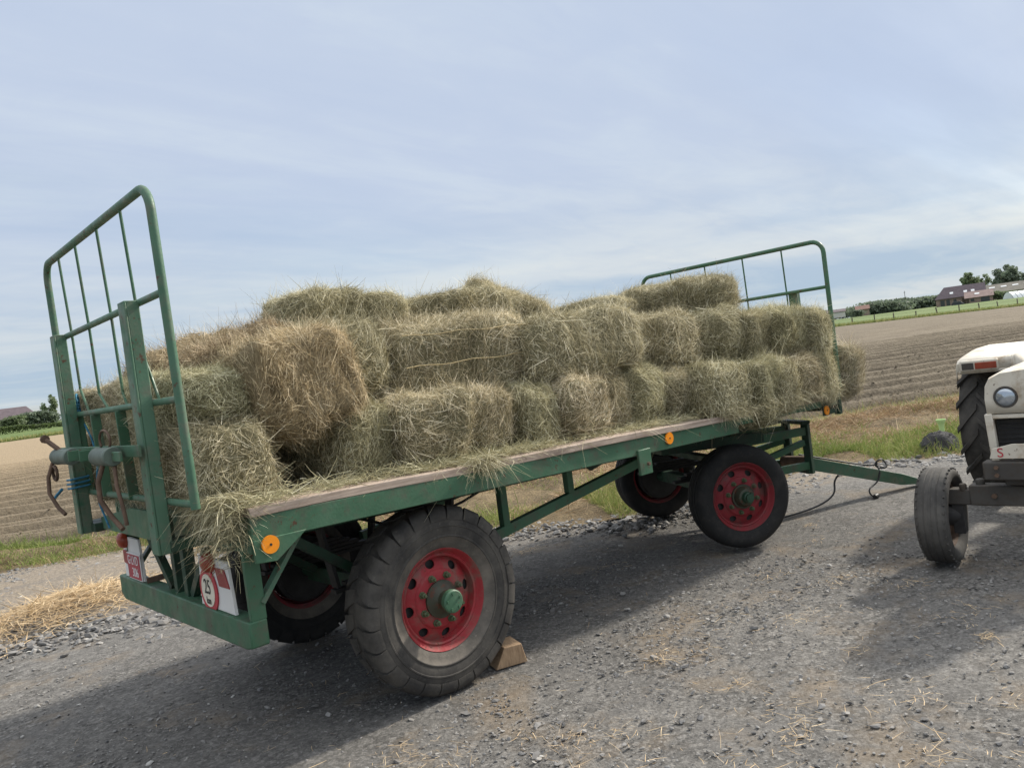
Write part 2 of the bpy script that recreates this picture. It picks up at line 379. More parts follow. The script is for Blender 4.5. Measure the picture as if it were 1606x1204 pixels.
def make_wheel(parent, loc, rz, kind, roll, mats):
    red, green, tyre_m = mats
    mb = MB()
    mb.lathe([(.262, .085), (.274, .088), (.285, .082), (.28, .07), (.25, .06), (.245, 0), (.25, -.05), (.280, -.072), (.286, -.086), (.277, -.095), (.266, -.084), (.259, -.066),
              (.252, -.060), (.243, -.066), (.234, -.060), (.229, -.018)], n=56, caps=False)
    disc_with_holes(mb, .165, .229, -.046, -.018, 8, .024, roll)
    mb.lathe([(.165, -.046), (.158, -.056), (.15, -.060), (.095, -.062)], n=48, caps=False)
    # nuts: hexagonal, on studs
    w = mb.build('wheel', red, parent, angle=30)
    w.location = loc; w.rotation_euler = (0, 0, rz)
    if kind == 'rear':
        Rt, hw = .514, .127
        prof = [(.270, -.080), (.285, -.097), (.31, -.108), (.342, -.121), (.345, -.125), (.352, -.125), (.356, -.122), (.385, -.128), (.398, -.128), (.401, -.131), (.408, -.131), (.411, -.128), (.425, -.127), (.455, -.121), (.484, -.108), (.501, -.06), (.502, 0)]
    else:
        Rt, hw = .427, .112
        prof = [(.270, -.080), (.285, -.095), (.305, -.106), (.335, -.115), (.365, -.116), (.395, -.106), (.412, -.090), (.419, -.074), (.421, -.052), (.412, -.048), (.412, -.043), (.423, -.040), (.425, -.018), (.414, -.014), (.414, -.008), (.426, -.005), (.426, 0)]
    prof = prof+[(r, -y) for r, y in prof[::-1][1:]]
    t = MB(); t.lathe(prof, n=72, closed=True)
    if kind == 'rear': tyre_lugs(t, Rt, 25, hw)
    ty = t.build('tyre', tyre_m, w, angle=40)
    if kind == 'rear':
        me = ty.data; me.materials.append(SIDEWALL)
        for p in me.polygons:
            c = p.center; r = math.hypot(c.x, c.z)
            if r < .342 and abs(c.y) > .07: p.material_index = 1
    # hub
    h = MB()
    if kind == 'rear':
        h.lathe([(.0, -.05), (.104, -.055), (.104, -.074), (.084, -.078), (.07, -.088), (.052, -.105), (.050, -.150)], n=32)
    else:
        h.lathe([(.0, -.05), (.10, -.055), (.10, -.078), (.085, -.08), (.082, -.10), (.066, -.128), (.05, -.135)], n=32)
    hub = h.build('hub', HUBM, w)
    c = MB()
    if kind == 'rear':
        c.lathe([(.058, -.146), (.063, -.150), (.063, -.176), (.056, -.182), (.0, -.184)], n=28)
        for k in range(5):
            a = 2*math.pi*k/5+.4; c.lathe([(.008, -.182), (.008, -.190), (0, -.190)], (.044*math.cos(a), 0, .044*math.sin(a)), n=6)
    else:
        c.lathe([(.05, -.13), (.042, -.165), (.034, -.17), (.034, -.19), (0, -.192)], n=24)
        c.box((.02, -.165, .03), (.02, .05, .02))
    c.build('hub_cap', green[0], w)
    for k in range(8):
        a = roll+.25+2*math.pi*k/8; x, z = .131*math.cos(a), .131*math.sin(a)
        b = MB(); b.lathe([(.021, -.060), (.021, -.066), (.016, -.067), (.016, -.086), (.013, -.09), (.008, -.091), (.008, -.102), (0, -.102)], (x, 0, z), n=6, a0=k)
        b.build('wheel_nut', NUTM, w, angle=25)
    d = MB(); d.lathe([(.0, -.008), (.222, -.006), (.226, .0), (.226, .09), (.20, .10), (.20, .12), (.0, .125)], n=48); d.build('brake_drum', DARK, w)
    return w

def make_trailer():
    T = empty('flatbed_trailer')
    tag(T, 'long green flatbed farm trailer with red wheels, loaded with hay bales', 'trailer')
    Ln, W = 5.50, 2.121
    # deck: lengthwise planks
    mb = MB(); nx = 14; ys = np.linspace(.0, W, 13)
    rg = np.random.default_rng(3)
    for i in range(12):
        y0, y1 = ys[i]+.004, ys[i+1]-.004
        th = .042; dzs = rg.uniform(-.004, .003)
        vs = []
        for k in range(nx+1):
            x = Ln*k/nx; wv = .010*math.sin(x*1.7+i)+.005*math.sin(x*5+i*2) if i in (0, 11) else 0
            yy0 = y0+(wv if i == 0 else 0); zz = dz(x)+dzs+(.004*math.sin(x*3.1) if i == 0 else 0)
            vs += [(x, yy0, zz-th), (x, y1, zz-th), (x, y1, zz), (x, yy0, zz)]
        fs = [(0, 1, 2, 3), (nx*4+3, nx*4+2, nx*4+1, nx*4)]
        for k in range(nx):
            for e in range(4): fs.append((k*4+e, k*4+(e+1) % 4, (k+1)*4+(e+1) % 4, (k+1)*4+e))
        mb.add(vs, fs)
    mb.build('deck_planks', PLANK, T, bevel=.004)
    # side beams and cross members
    for side, yy in ((0, .030), (1, W-.030)):
        m = MB(); m.bar((.0, yy, dz(0)-.042-.058), (3.9, yy, dz(3.9)-.042-.058), .034, .114); m.bar((3.9, yy, dz(3.9)-.042-.030), (Ln, yy, dz(Ln)-.042-.030), .030, .058)
        m.build('side_beam', GREEN, T, bevel=.004)
    m = MB(); m.box((.03, W/2, dz(0)-.13), (.05, W-.10, .17)); m.build('rear_cross_beam', GREEN, T, bevel=.004)
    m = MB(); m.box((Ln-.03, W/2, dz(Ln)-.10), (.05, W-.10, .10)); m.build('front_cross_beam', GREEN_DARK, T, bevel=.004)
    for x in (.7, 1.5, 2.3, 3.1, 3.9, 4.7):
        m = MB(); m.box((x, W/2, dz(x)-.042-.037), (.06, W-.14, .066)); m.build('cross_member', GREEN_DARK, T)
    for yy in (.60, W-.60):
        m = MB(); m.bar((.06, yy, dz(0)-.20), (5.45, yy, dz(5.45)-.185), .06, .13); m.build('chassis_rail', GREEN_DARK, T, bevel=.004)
    # rear axle, springs, braces
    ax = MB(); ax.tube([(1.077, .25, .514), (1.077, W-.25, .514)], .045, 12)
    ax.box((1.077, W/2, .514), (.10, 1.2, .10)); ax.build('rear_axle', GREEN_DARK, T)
    for yy in (.60, W-.60):
        sp = MB()
        for k in range(5): sp.bar((1.077-.42+k*.07, yy, .62+k*.026), (1.077+.42-k*.07, yy, .62+k*.026), .06, .022)
        sp.bar((.68, yy, .64), (.62, yy, 1.0), .07, .02); sp.bar((1.47, yy, .64), (1.53, yy, .98), .07, .02)
        sp.build('leaf_spring', DARK, T)
        br = MB(); br.bar((.30, yy-.05, 1.07), (.98, yy-.05, .57), .05, .085, (0, 1, 0)); br.build('axle_brace', GREEN_DARK, T, bevel=.003)
    # truss under both side beams
    for yy in (.45, W-.45):
        t = MB(); t.bar((1.48, yy, .654), (3.26, yy, .904), .05, .068); t.build('truss_chord', GREEN, T, bevel=.004)
        for x, zb in ((1.825, .73), (2.433, .82)):
            p = MB(); p.box((x, yy, (zb+dz(x)-.155)/2), (.055, .05, dz(x)-.155-zb)); p.build('truss_post', GREEN, T, bevel=.004)
        g = MB(); g.box((2.735, .006 if yy < 1 else W-.006, dz(2.73)-.205), (.125, .022, .17)); g.build('bracket_plate', GREEN, T, bevel=.004)
        g = MB(); g.lathe([(0, -.018), (.012, -.018), (.012, 0)], (2.745, -.012 if yy < 1 else W-.02, dz(2.73)-.22), n=8); g.build('bracket_bolt', RUST, T)
        g = MB(); g.prism([(2.50, yy-.02, dz(2.5)-.155), (2.85, yy-.02, dz(2.8)-.155), (2.80, yy-.02, .96), (2.66, yy-.02, .93)], (0, .02, 0)); g.build('gusset_plate', GREEN_DARK, T)
    # brake pipe under the deck
    b = MB(); b.tube([(.9, .75, .98), (1.25, .72, .83), (1.7, .70, .90), (2.1, .66, 1.02), (2.35, .6, 1.04), (2.55, .55, .98), (2.72, .5, .94), (2.95, .55, 1.03), (3.3, .7, 1.05)], .009, 8)
    b.build('brake_cable', RUBBER_HOSE, T)
    # reflectors
    for (x, z, yy) in ((.072, 1.083, -.012), (3.022, 1.095, -.004), (5.265, .985, -.004)):
        f = MB(); f.lathe([(.005, 0), (.041, 0), (.041, .012), (.0, .012)], (x, yy, z), n=28); r = f.build('orange_reflector', ORANGE, T)
        d = MB(); d.lathe([(.0, -.003), (.006, -.003), (.006, .004)], (x, yy, z), n=10); d.build('screw', INK, r)
    for yy in (.002, W-.022):
        g = MB(); g.prism([(.0, yy, 1.112), (.26, yy, 1.108), (.10, yy, 1.00), (.0, yy, 1.01)], (0, .02, 0)); g.build('corner_gusset', GREEN, T, bevel=.003)
    # under-run bumper, its posts and struts
    m = MB(); m.prism([(-.02, .135, .606), (-.02, .135, .727), (-.02, 2.164, .727), (-.02, 2.164, .606), (-.02, 2.10, .575), (-.02, .20, .592)], (.09, 0, 0)); m.build('bumper', GREEN, T, bevel=.008)
    m = MB()
    for yy in (1.03, 1.19): m.box((.045, yy, .9), (.06, .055, .36))
    m.build('bumper_post', GREEN_DARK, T, bevel=.003)
    for a, b_ in (((.045, 1.64, 1.02), (.045, 1.31, .73)), ((.045, .72, 1.0), (.045, .99, .73))):
        m = MB(); m.bar(a, b_, .045, .04, (1, 0, 0)); m.build('bumper_strut', GREEN_DARK, T)
    for yy, sg in ((.155, 1), (W-.155, -1)):
        m = MB(); m.box((.035, yy, .90), (.075, .03, .35)); m.build('bumper_post', GREEN, T, bevel=.003)
        m = MB(); m.bar((.06, yy, .80), (.30, yy, 1.09), .022, .05, (0, 1, 0)); m.build('bumper_strut', GREEN_WORN, T)
    m = MB(); m.bar((.0, 1.66, .74), (.45, 1.55, .77), .035, .03); m.build('rusty_rod', RUST, T)
    # lamp boards
    for (y0, y1, nm) in ((.325, .755, 0), (1.70, 2.07, 1)):
        m = MB(); m.prism([(-.002, y0, .729), (-.002, y1, .729), (-.002, y1-.03, .985), (-.002, y0+.03, .985)], (.016, 0, 0)); bd = m.build('lamp_board', BOARD_WHITE, T, bevel=.002)
        cy = .555 if nm == 0 else 1.985
        r = MB(); r.lathe([(.052, -.003), (.052, -.018), (.046, -.036), (.03, -.048), (.0, -.052)], (0, cy, .968), 'X', n=24); r.build('rear_lamp', LAMP_RED, bd)
        ty = .40 if nm == 0 else 2.0
        r = MB(); r.prism([(-.008, .345, .855), (-.008, .475, .855), (-.008, .505, .945), (-.008, .39, .945)], (.006, 0, 0)) if nm == 0 else r.prism([(-.010, ty+.045, .82), (-.010, ty-.05, .81), (-.010, ty-.03, .90), (-.010, ty+.045, .90)], (.006, 0, 0))
        r.build('triangle_reflector', REFL_RED, bd, bevel=.002)
        if nm == 0:
            s = MB(); s.lathe([(.0, -.010), (.113, -.010), (.113, -.004)], (0, .618, .818), 'X', n=48); sg = s.build('speed_sign', SIGN_RED, bd)
            s = MB(); s.lathe([(.0, -.013), (.083, -.013), (.083, -.0105)], (0, .618, .818), 'X', n=48); s.build('sign_face', SIGN_CREAM, bd)
            me = text_mesh('25', .098, REAR_FACE(-.0145, .618, .834) @ Matrix.Diagonal((.86, 1.08, 1, 1))); o = link('lettering', me, INK, bd)
            me = text_mesh('km', .052, REAR_FACE(-.0145, .618, .766) @ Matrix.Diagonal((.9, 1, 1, 1))); o = link('lettering', me, INK, bd)
        else:
            s = MB(); s.box((-.008, 1.835, .812), (.008, .255, .165)); pl = s.build('number_plate', PLATE_WHITE, bd, bevel=.002)
            s = MB(); s.box((-.0135, 1.835, .812), (.003, .240, .150)); s.build('plate_face', PLATE_RED, bd)
            me = text_mesh('G·LVD', .078, REAR_FACE(-.0165, 1.835, .850) @ Matrix.Diagonal((.92, 1, 1, 1))); link('lettering', me, PLATE_WHITE, bd)
            me = text_mesh('306', .078, REAR_FACE(-.0165, 1.81, .776)); link('lettering', me, PLATE_WHITE, bd)
    # gates
    def gate(name, X, y0, y1, zt, zm, zl, zb, rod_y, bent, par):
        rc = .11; m = MB(); pts = [(X(zb), y0, zb), (X(zm), y0, zm)]
        for k in range(7):
            a = math.pi/2*k/6; z = zt-rc+rc*math.sin(a); pts.append((X(z), y0+rc-rc*math.cos(a), z))
        for k in range(7):
            a = math.pi/2*k/6; z = zt-rc+rc*math.cos(a); pts.append((X(z), y1-rc+rc*math.sin(a), z))
        pts += [(X(zm), y1, zm), (X(zb), y1, zb)]
        m.tube(pts, .0205, 12)
        for z, e in ((zm, .0), (zl, .0), (zb+.02, 0)): m.tube([(X(z), y0, z), (X(z), y1, z)], .0165, 10)
        g = m.build(name, GREEN_WORN if bent else GREEN, par, angle=60)
        for k, y in enumerate(rod_y):
            r = MB(); p = [(X(zt), y, zt-.01), (X(zm)+.012, y+(.01 if bent else 0), zm)]
            if bent:
                kx = (.02, -.03, .0, .02)[k]; zk = (2.01, 1.86, 1.88, 1.93)[k]
                p += [(X(zk)+.015, y+.02, zk), (X(zl)+.01, y-(.13, .05, .14, .12)[k], zl)]
            else: p += [(X(zl), y, zl)]
            r.tube(p, .0075, 8); r.build('gate_rod', GREEN, g)
        return g
    XR = lambda z: -.205-.009*(z-1.262)
    g = gate('rear_gate', XR, .068, 2.033, 2.712, 2.249, 1.783, 1.30, (.48, .89, 1.32, 1.70), True, T)
    for y in (.92, 1.40, 1.76):
        m = MB(); m.bar((XR(1.7)-.004, y+.02, 1.77), (XR(1.3)-.004, y, 1.31), .012, .052, (1, 0, 0)); m.build('flat_bar', GREEN, g, bevel=.003)
    for y in (.425, 1.80):
        m = MB()
        for (cy, cx, sx, sy) in ((y, -.284, .012, .095), (y-.041, -.250, .056, .012), (y+.041, -.250, .056, .012)):
            m.box((cx, cy, 1.67), (sx, sy, 1.17))
        m.box((-.256, y, 2.252), (.068, .094, .012))
        m.build('gate_post', GREEN_WORN, g, bevel=.004)
    for y, w_ in ((1.80, .25), (.425, .12)): m = MB(); m.box((-.09, y, 1.115), (.29, w_, .05)); m.build('post_foot', GREEN_DARK, g, bevel=.004)
    m = MB(); m.prism([(-.19, .50, 1.10), (-.19, 1.70, 1.10), (-.19, 1.70, 1.17), (-.19, 1.1, 1.25), (-.19, .50, 1.25)], (.02, 0, 0)); m.build('tail_plate', GREEN, g, bevel=.003)
    # strap winch on the posts
    m = MB(); m.box((-.315, 1.1, 1.575), (.012, 1.5, .055)); m.box((-.375, 1.07, 1.56), (.012, .56, .045)); m.box((-.375, .50, 1.56), (.012, .14, .045)); m.box((-.372, .93, 1.57), (.12, .012, .055)); m.box((-.372, 1.16, 1.57), (.12, .012, .055)); m.build('winch_bar', GREEN, g, bevel=.003)
    for (y0, y1) in ((.56, .82), (1.32, 1.66)):
        d = MB(); pr = [(.0, y0), (.042, y0), (.046, y0+.01), (.046, y0+.02)]
        k = 0
        for i in range(9):
            yy = y0+.03+(y1-y0-.06)*i/8; pr += [(.041 if i % 2 else .0435, yy)]
        pr += [(.046, y1-.02), (.046, y1-.01), (.042, y1), (.0, y1)]
        d.lathe(pr, (-.375, 0, 1.56), n=24); dr = d.build('winch_drum', DRUMM, g, angle=50)
        h = MB()
        if y0 < 1:
            h.tube([(-.40, .66, 1.52), (-.43, .655, 1.45), (-.43, .66, 1.36), (-.40, .63, 1.28), (-.38, .55, 1.22)], .012, 8)
            h.tube([(-.37, .58, 1.52), (-.385, .53, 1.42), (-.38, .50, 1.33), (-.37, .51, 1.24)], .009, 8)
            ring = [(-.36, .72+.09*math.cos(a), 1.635+.05*math.sin(a)) for a in np.linspace(-.6, 3.9, 12)]
            h.tube(ring, .006, 6)
        else:
            h.tube([(-.40, 1.68, 1.53), (-.43, 1.69, 1.45), (-.44, 1.67, 1.36), (-.42, 1.60, 1.28), (-.40, 1.55, 1.24)], .011, 8)
            h.tube([(-.40, 1.66+.05*math.cos(a), 1.47+.04*math.sin(a)) for a in np.linspace(0, 6.28, 12)], .009, 6)
            h.tube([(-.35, 1.50, 1.55), (-.42, 1.66, 1.66)], .013, 8); h.lathe([(.0, -.012), (.024, -.012), (.024, .012), (0, .012)], (-.425, 1.668, 1.668), n=8)
        h.build('winch_handle', RUST, g, angle=60)
    XF = lambda z: 5.588
    gf = gate('front_gate', XF, .019, 2.112, 2.493, 2.071, 1.62, 1.15, (.43, .85, 1.29, 1.72), False, T)
    for y in (.38, 1.74):
        m = MB(); m.box((5.64, y, 1.57), (.06, .085, 1.03)); m.build('gate_post', GREEN_WORN, gf, bevel=.004)
    # small rack in front of the headboard, carries the last bale
    m = MB()
    for y in (.12, .60, 1.08, 1.5): m.bar((5.50, y, 1.07), (6.02, y, 1.055), .04, .04)
    m.bar((6.02, .08, 1.055), (6.02, 1.54, 1.055), .04, .04); m.box((5.78, .72, 1.085), (.40, 1.3, .02)); m.build('front_rack', GREEN_DARK, T, bevel=.003)
    m = MB(); m.box((5.515, .02, 1.03), (.05, .05, .22)); m.box((5.27, .012, .995), (.11, .012, .11)); m.box((5.40, .03, .96), (.22, .03, .04)); m.build('corner_post', GREEN_DARK, T, bevel=.003)
    # wheels
    yt = .157+.085
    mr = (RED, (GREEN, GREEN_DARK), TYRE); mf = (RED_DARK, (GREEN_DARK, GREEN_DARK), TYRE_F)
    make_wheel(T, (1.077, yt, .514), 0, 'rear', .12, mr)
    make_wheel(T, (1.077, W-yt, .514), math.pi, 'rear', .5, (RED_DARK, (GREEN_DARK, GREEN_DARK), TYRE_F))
    st = R(-27.46); c = Vector((4.633, W/2, .427)); v = Vector((-math.sin(st), math.cos(st), 0)); u = Vector((math.cos(st), math.sin(st), 0))
    hw = 1.823/2-.085
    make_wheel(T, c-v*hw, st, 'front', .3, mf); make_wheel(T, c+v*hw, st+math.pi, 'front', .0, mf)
    # turntable and steering frame (turned with the front axle)
    def P(a, b, z): q = c+u*a+v*b; return (q.x, q.y, z)
    m = MB(); m.tube([P(0, -hw+.05, .427), P(0, hw-.05, .427)], .045, 12); m.bar(P(0, -.55, .45), P(0, .55, .45), .10, .10); m.build('front_axle', GREEN_DARK, T)
    m = MB(); m.lathe([(.30, -.03), (.40, -.03), (.40, .03), (.30, .03)], (c.x, c.y, .93), 'Z', n=40, closed=True); m.build('turntable_ring', DARK, T)
    m = MB()
    for b in (-.38, .38):
        m.bar(P(-.45, b, .84), P(.55, b, .81), .06, .09)
        m.bar(P(-.1, b, .48), P(-.1, b, .80), .06, .06); m.bar(P(.1, b, .48), P(.1, b, .80), .06, .06)
    m.bar(P(-.4, -.4, .83), P(-.4, .4, .83), .06, .08); m.bar(P(.3, -.4, .83), P(.3, .4, .83), .06, .08)
    m.bar(P(0, -.72, .70), P(0, .72, .70), .09, .05); m.build('turntable_frame', GREEN_DARK, T, bevel=.004)
    for b in (-.38, .38):
        m = MB()
        for k in range(4): m.bar(P(-.36+k*.06, b, .54+k*.024), P(.36-k*.06, b, .54+k*.024), .06, .02)
        m.build('leaf_spring', DARK, T)
    m = MB()
    for sgn in (-1, 1):
        m.bar(P(.30, .38*sgn, .785), P(1.12, .16*sgn, .765), .05, .075); m.bar(P(.25, .30*sgn, .50), P(1.10, .16*sgn, .66), .05, .055); m.bar(P(.25, .36*sgn, .46), P(1.12, .16*sgn, .44), .05, .07)
    m.build('steering_frame', GREEN, T, bevel=.004)
    m = MB()
    for sgn in (-1, 1): m.bar(P(1.14, .16*sgn, .36), P(1.14, .16*sgn, .83), .05, .07, (0, 1, 0))
    m.bar(P(1.14, -.18, .845), P(1.14, .18, .845), .09, .03); m.bar(P(1.14, -.18, .42), P(1.14, .18, .42), .06, .12); m.build('steering_post', GREEN_DARK, T, bevel=.004)
    m = MB(); m.lathe([(0, -.14), (.05, -.14), (.05, .14), (0, .14)], P(1.10, 0, .47), n=14); m.build('drawbar_pin', RUST, T)
    # drawbar lying with its nose on the ground
    a0 = Vector(P(1.12, 0, .46)); a1 = Vector((6.60, .03, .115)); tip = Vector((6.87, -.10, .035))
    m = MB(); d = (a1-a0).normalized(); sd = Vector((0, 0, 1)).cross(d).normalized(); upv = d.cross(sd)
    m.prism([a0-upv*.06-sd*.045, a0+upv*.06-sd*.045, a1+upv*.055-sd*.045, tip+upv*.012-sd*.045, tip-upv*.012-sd*.045, a1+upv*-.055-sd*.045], sd*.09)
    m.bar(tip-d*.03, tip+d*.16, .07, .022); db = m.build('drawbar', GREEN_WORN, T, bevel=.004)
    m = MB(); near = -sd*.052
    q = a0.lerp(a1, .62)
    SM = lambda p: [sum((Vector(p[min(max(i+j, 0), len(p)-1)])*w for j, w in ((0, (1-f)**3/6), (1, (3*f**3-6*f*f+4)/6), (2, (-3*f**3+3*f*f+3*f+1)/6), (3, f**3/6))), Vector()) for i in range(-2, len(p)-1) for f in (0, .25, .5, .75)]
    m.tube(SM([a0+upv*.07, a0.lerp(a1, .3)+upv*.072, q+upv*.075, a0.lerp(a1, .78)+upv*.10]+[a0.lerp(a1, .80+.055*math.cos(t))+upv*(.12+.045*math.sin(t))+sd*.02*math.sin(2*t) for t in np.linspace(3.0, 9.8, 14)]
           + [a0.lerp(a1, .77)+upv*.062+near, a0.lerp(a1, .765)-upv*.08+near, Vector((6.14, .13, .12)), Vector((6.13, .12, .05)), Vector((6.16, .09, .03))]), .008, 8)
    m.lathe([(0, -.03), (.022, -.03), (.026, .02), (0, .03)], (6.17, .08, .03), 'X', n=10)
    m.build('power_cable', RUBBER_HOSE, db, angle=60)
    m = MB(); m.tube(SM([a0.lerp(a1, .40)-upv*.065, a0.lerp(a1, .36)-upv*.14, Vector((5.88, .32, .10)), Vector((5.66, .40, .022)), Vector((5.3, .48, .016)), Vector((4.95, .6, .016)), Vector((4.7, .9, .05)), Vector((4.66, 1.0, .4))]), .009, 8)
    m.build('brake_hose', RUBBER_HOSE, db, angle=60)
    return T
TRAILER = make_trailer()
m = MB()
m.tube([(-.19+.02*math.cos(a), 1.85+.055*math.cos(a*1.0), 1.775+.045*math.sin(a)+.006*a) for a in np.linspace(0, 18, 40)], .006, 6)
m.tube([(-.19, 1.80, 1.75), (-.18, 1.70, 1.64), (-.17, 1.66, 1.52), (-.2, 1.62, 1.40), (-.22, 1.56, 1.26), (-.2, 1.50, 1.12)], .006, 6)
m.tube([(-.258+.058*max(-.8, min(.8, 1.3*math.cos(a))), 1.80+.075*max(-.8, min(.8, 1.3*math.sin(a))), 1.345+.004*a) for a in np.linspace(0, 19, 60)], .006, 6)
m.tube([(-.34, 1.84, 1.36), (-.38, 1.92, 1.30), (-.36, 1.90, 1.25)], .009, 6)
tag(m.build('baling_twine', ROPE, angle=60), 'blue twine knotted round the far post of the rear gate', 'twine')
# chock
m = MB(); m.prism([(-.10, -.05, 0), (.10, -.05, 0), (.075, -.05, .115), (-.035, -.05, .115)], (0, .17, 0))
ck = m.build('wheel_chock', CHOCKW, bevel=.004); ck.location = (1.50, .19, 0.0); ck.rotation_euler = (0, 0, R(-18))
tag(ck, 'sawn wooden block wedged under the near rear wheel of the trailer', 'wheel chock')
# ------------------------------------------------------------------ hay bales
def bale_mesh(name, seed, n=30000, L=1.0, W=.46, H=.40, wild=1.0):
    """packed core plus thousands of curved strands; local x is the long axis"""
    g = np.random.default_rng(seed)
    nx, ny, nz = 30, 12, 12
    V = []; Q = []; idx = {}
    def vid(i, j, k):
        if (i, j, k) not in idx: idx[(i, j, k)] = len(V); V.append((2*i/nx-1, 2*j/ny-1, 2*k/nz-1))
        return idx[(i, j, k)]
    for k0, s in ((0, 1), (nz, 0)):
        for i in range(nx):
            for j in range(ny):
                q = [vid(i, j, k0), vid(i+1, j, k0), vid(i+1, j+1, k0), vid(i, j+1, k0)]; Q.append(q[::-1] if s else q)
    for j0, s in ((0, 0), (ny, 1)):
        for i in range(nx):
            for k in range(nz):
                q = [vid(i, j0, k), vid(i+1, j0, k), vid(i+1, j0, k+1), vid(i, j0, k+1)]; Q.append(q[::-1] if s else q)
    for i0, s in ((0, 1), (nx, 0)):
        for j in range(ny):
            for k in range(nz):
                q = [vid(i0, j, k), vid(i0, j+1, k), vid(i0, j+1, k+1), vid(i0, j, k+1)]; Q.append(q[::-1] if s else q)
    V = np.array(V); Q = np.array(Q)
    p = (5.5, 7.5, 4.6)[seed % 3]
    c = V/np.power(np.power(np.abs(V), p).sum(1), 1/p)[:, None]*1.03
    P = c*np.array([L/2-.012, W/2-.012, H/2-.012])
    # flakes: shallow creases across the bale, uneven spacing; slight swell and sag
    ph = P[:, 0]/.075+.5*np.sin(P[:, 0]*6+seed)
    crease = np.power(np.abs(np.sin(ph*math.pi/1.0*.5)), .35)
    fl = np.floor(ph*.5); off = np.sin(fl*12.9898+seed)*.5
    P[:, 1:] *= (.915+.085*crease+.05*off)[:, None]
    P[:, 1] += .012*np.sin(fl*7.7+seed); P[:, 2] += .010*np.cos(fl*5.1+seed*2)
    P += np.stack([vnoise(P, seed*3+k, 9, 3) for k in range(3)], 1)*np.array([.03, .032, .032])*wild
    # face normals / areas for scattering
    a, b, cc, d = (P[Q[:, k]] for k in range(4))
    N = np.cross(cc-a, d-b); ar = np.linalg.norm(N, axis=1); N = N/ar[:, None]
    pr = ar/ar.sum(); fi = g.choice(len(Q), n, p=pr)
    u, v = g.random((2, n, 1))
    pt = (a[fi]*(1-u)+b[fi]*u)*(1-v)+(d[fi]*(1-u)+cc[fi]*u)*v
    nn = N[fi]
    # strand direction: mostly lying in the flake (yz) plane, tangled at random
    rnd = g.normal(size=(n, 3)); rnd[:, 0] *= .75
    clump = np.stack([vnoise(pt, seed*5+k, 14, 2) for k in range(3)], 1)*1.6
    t = rnd+clump; t -= nn*(t*nn).sum(1, keepdims=True); t = nrm(t)
    lift = np.abs(g.normal(0, .24, (n, 1)))+.02
    lift[g.random(n) < .025] *= 2.2
    dr = nrm(t+nn*lift)
    Ls = np.clip(g.lognormal(-3.02, .42, n), .020, .13); w = g.uniform(.0012, .0034, n)
    bend = (g.normal(size=(n, 3))*.62-nn*g.uniform(.0, .5, (n, 1)))*Ls[:, None]*.7
    tint = np.clip(np.where(g.random(n) < .24, .88+.12*g.normal(size=n), .40+.22*g.normal(size=n))+.16*vnoise(pt, seed+90, 8, 3)+.10*vnoise(pt, seed+70, 30, 2), 0, 1)
    global RNG
    RNG = g
    face = nrm(nn*.35+g.normal(size=(n, 3)))
    BV, BQ, BT = blades(pt+nn*g.uniform(-.012, .016, (n, 1)), dr, Ls, w, bend, tint, face)
    nv = len(P)
    me = np_mesh(name, np.concatenate([P, BV]), np.concatenate([Q, BQ+nv]), None, np.concatenate([np.full(nv, .3), BT]))
    return me, len(Q)
VAR = []
for i in range(9):
    me, nq = bale_mesh('hay_bale', 11+i*17, wild=(1.0, 1.3, .8)[i % 3])
    me.materials.append(HAY); me.materials.append(HAY_CORE)
    mi = np.zeros(len(me.polygons), dtype=np.int32); mi[:nq] = 1; me.polygons.foreach_set('material_index', mi)
    me.polygons.foreach_set('use_smooth', mi.astype(bool)); VAR.append(me)
BROWN = []
for i in range(2):
    me = VAR[i+3].copy(); me.materials.clear(); me.materials.append(HAY_BROWN); me.materials.append(HAY_CORE); BROWN.append(me)
GRP = 'hay bales stacked on the trailer'
NB = [0]
HID = 'bale buried in the load behind the front row'
def bale(label, c, size, yaw=90, pitch=0, roll=0, brown=False, group=GRP, var=None, spin=None):
    """c centre, size = (long axis, width, height) in metres"""
    i = NB[0] if var is None else var; NB[0] += 1
    o = link('hay_bale', BROWN[i % 2] if brown else VAR[(i*4+i//9) % 9], None)
    o.location = c
    o.scale = (size[0]/1.0, size[1]/.46*.93, size[2]/.40*.99)
    r = random.Random(NB[0]*13)
    deep = label is HID
    if pitch == 0: pitch = r.uniform(-2.4, 2.4)
    if roll == 0: roll = r.uniform(-3, 3) if deep or size[1] > .53 else r.uniform(-8, 8)
    f = Euler((R(roll), R(pitch), R(yaw+r.uniform(-7, 7)*(.4 if deep or yaw != 90 else 1)+(180 if r.random() < .5 and abs(pitch) < 2.6 and abs(roll) < 8.1 else 0))), 'XYZ')
    o.rotation_euler = f
    if label is not HID and yaw == 90: o.location.y += r.uniform(-.05, .06); o.location.z += r.uniform(-.012, .012)
    tag(o, label, 'hay bale', group); return o
def A(label, x, w, ynear, z0, h, L=.92, **k):      # long axis across the trailer, end towards the near side
    return bale(label, (x, ynear+L/2, z0+h/2), (L, w, h), 90, **k)
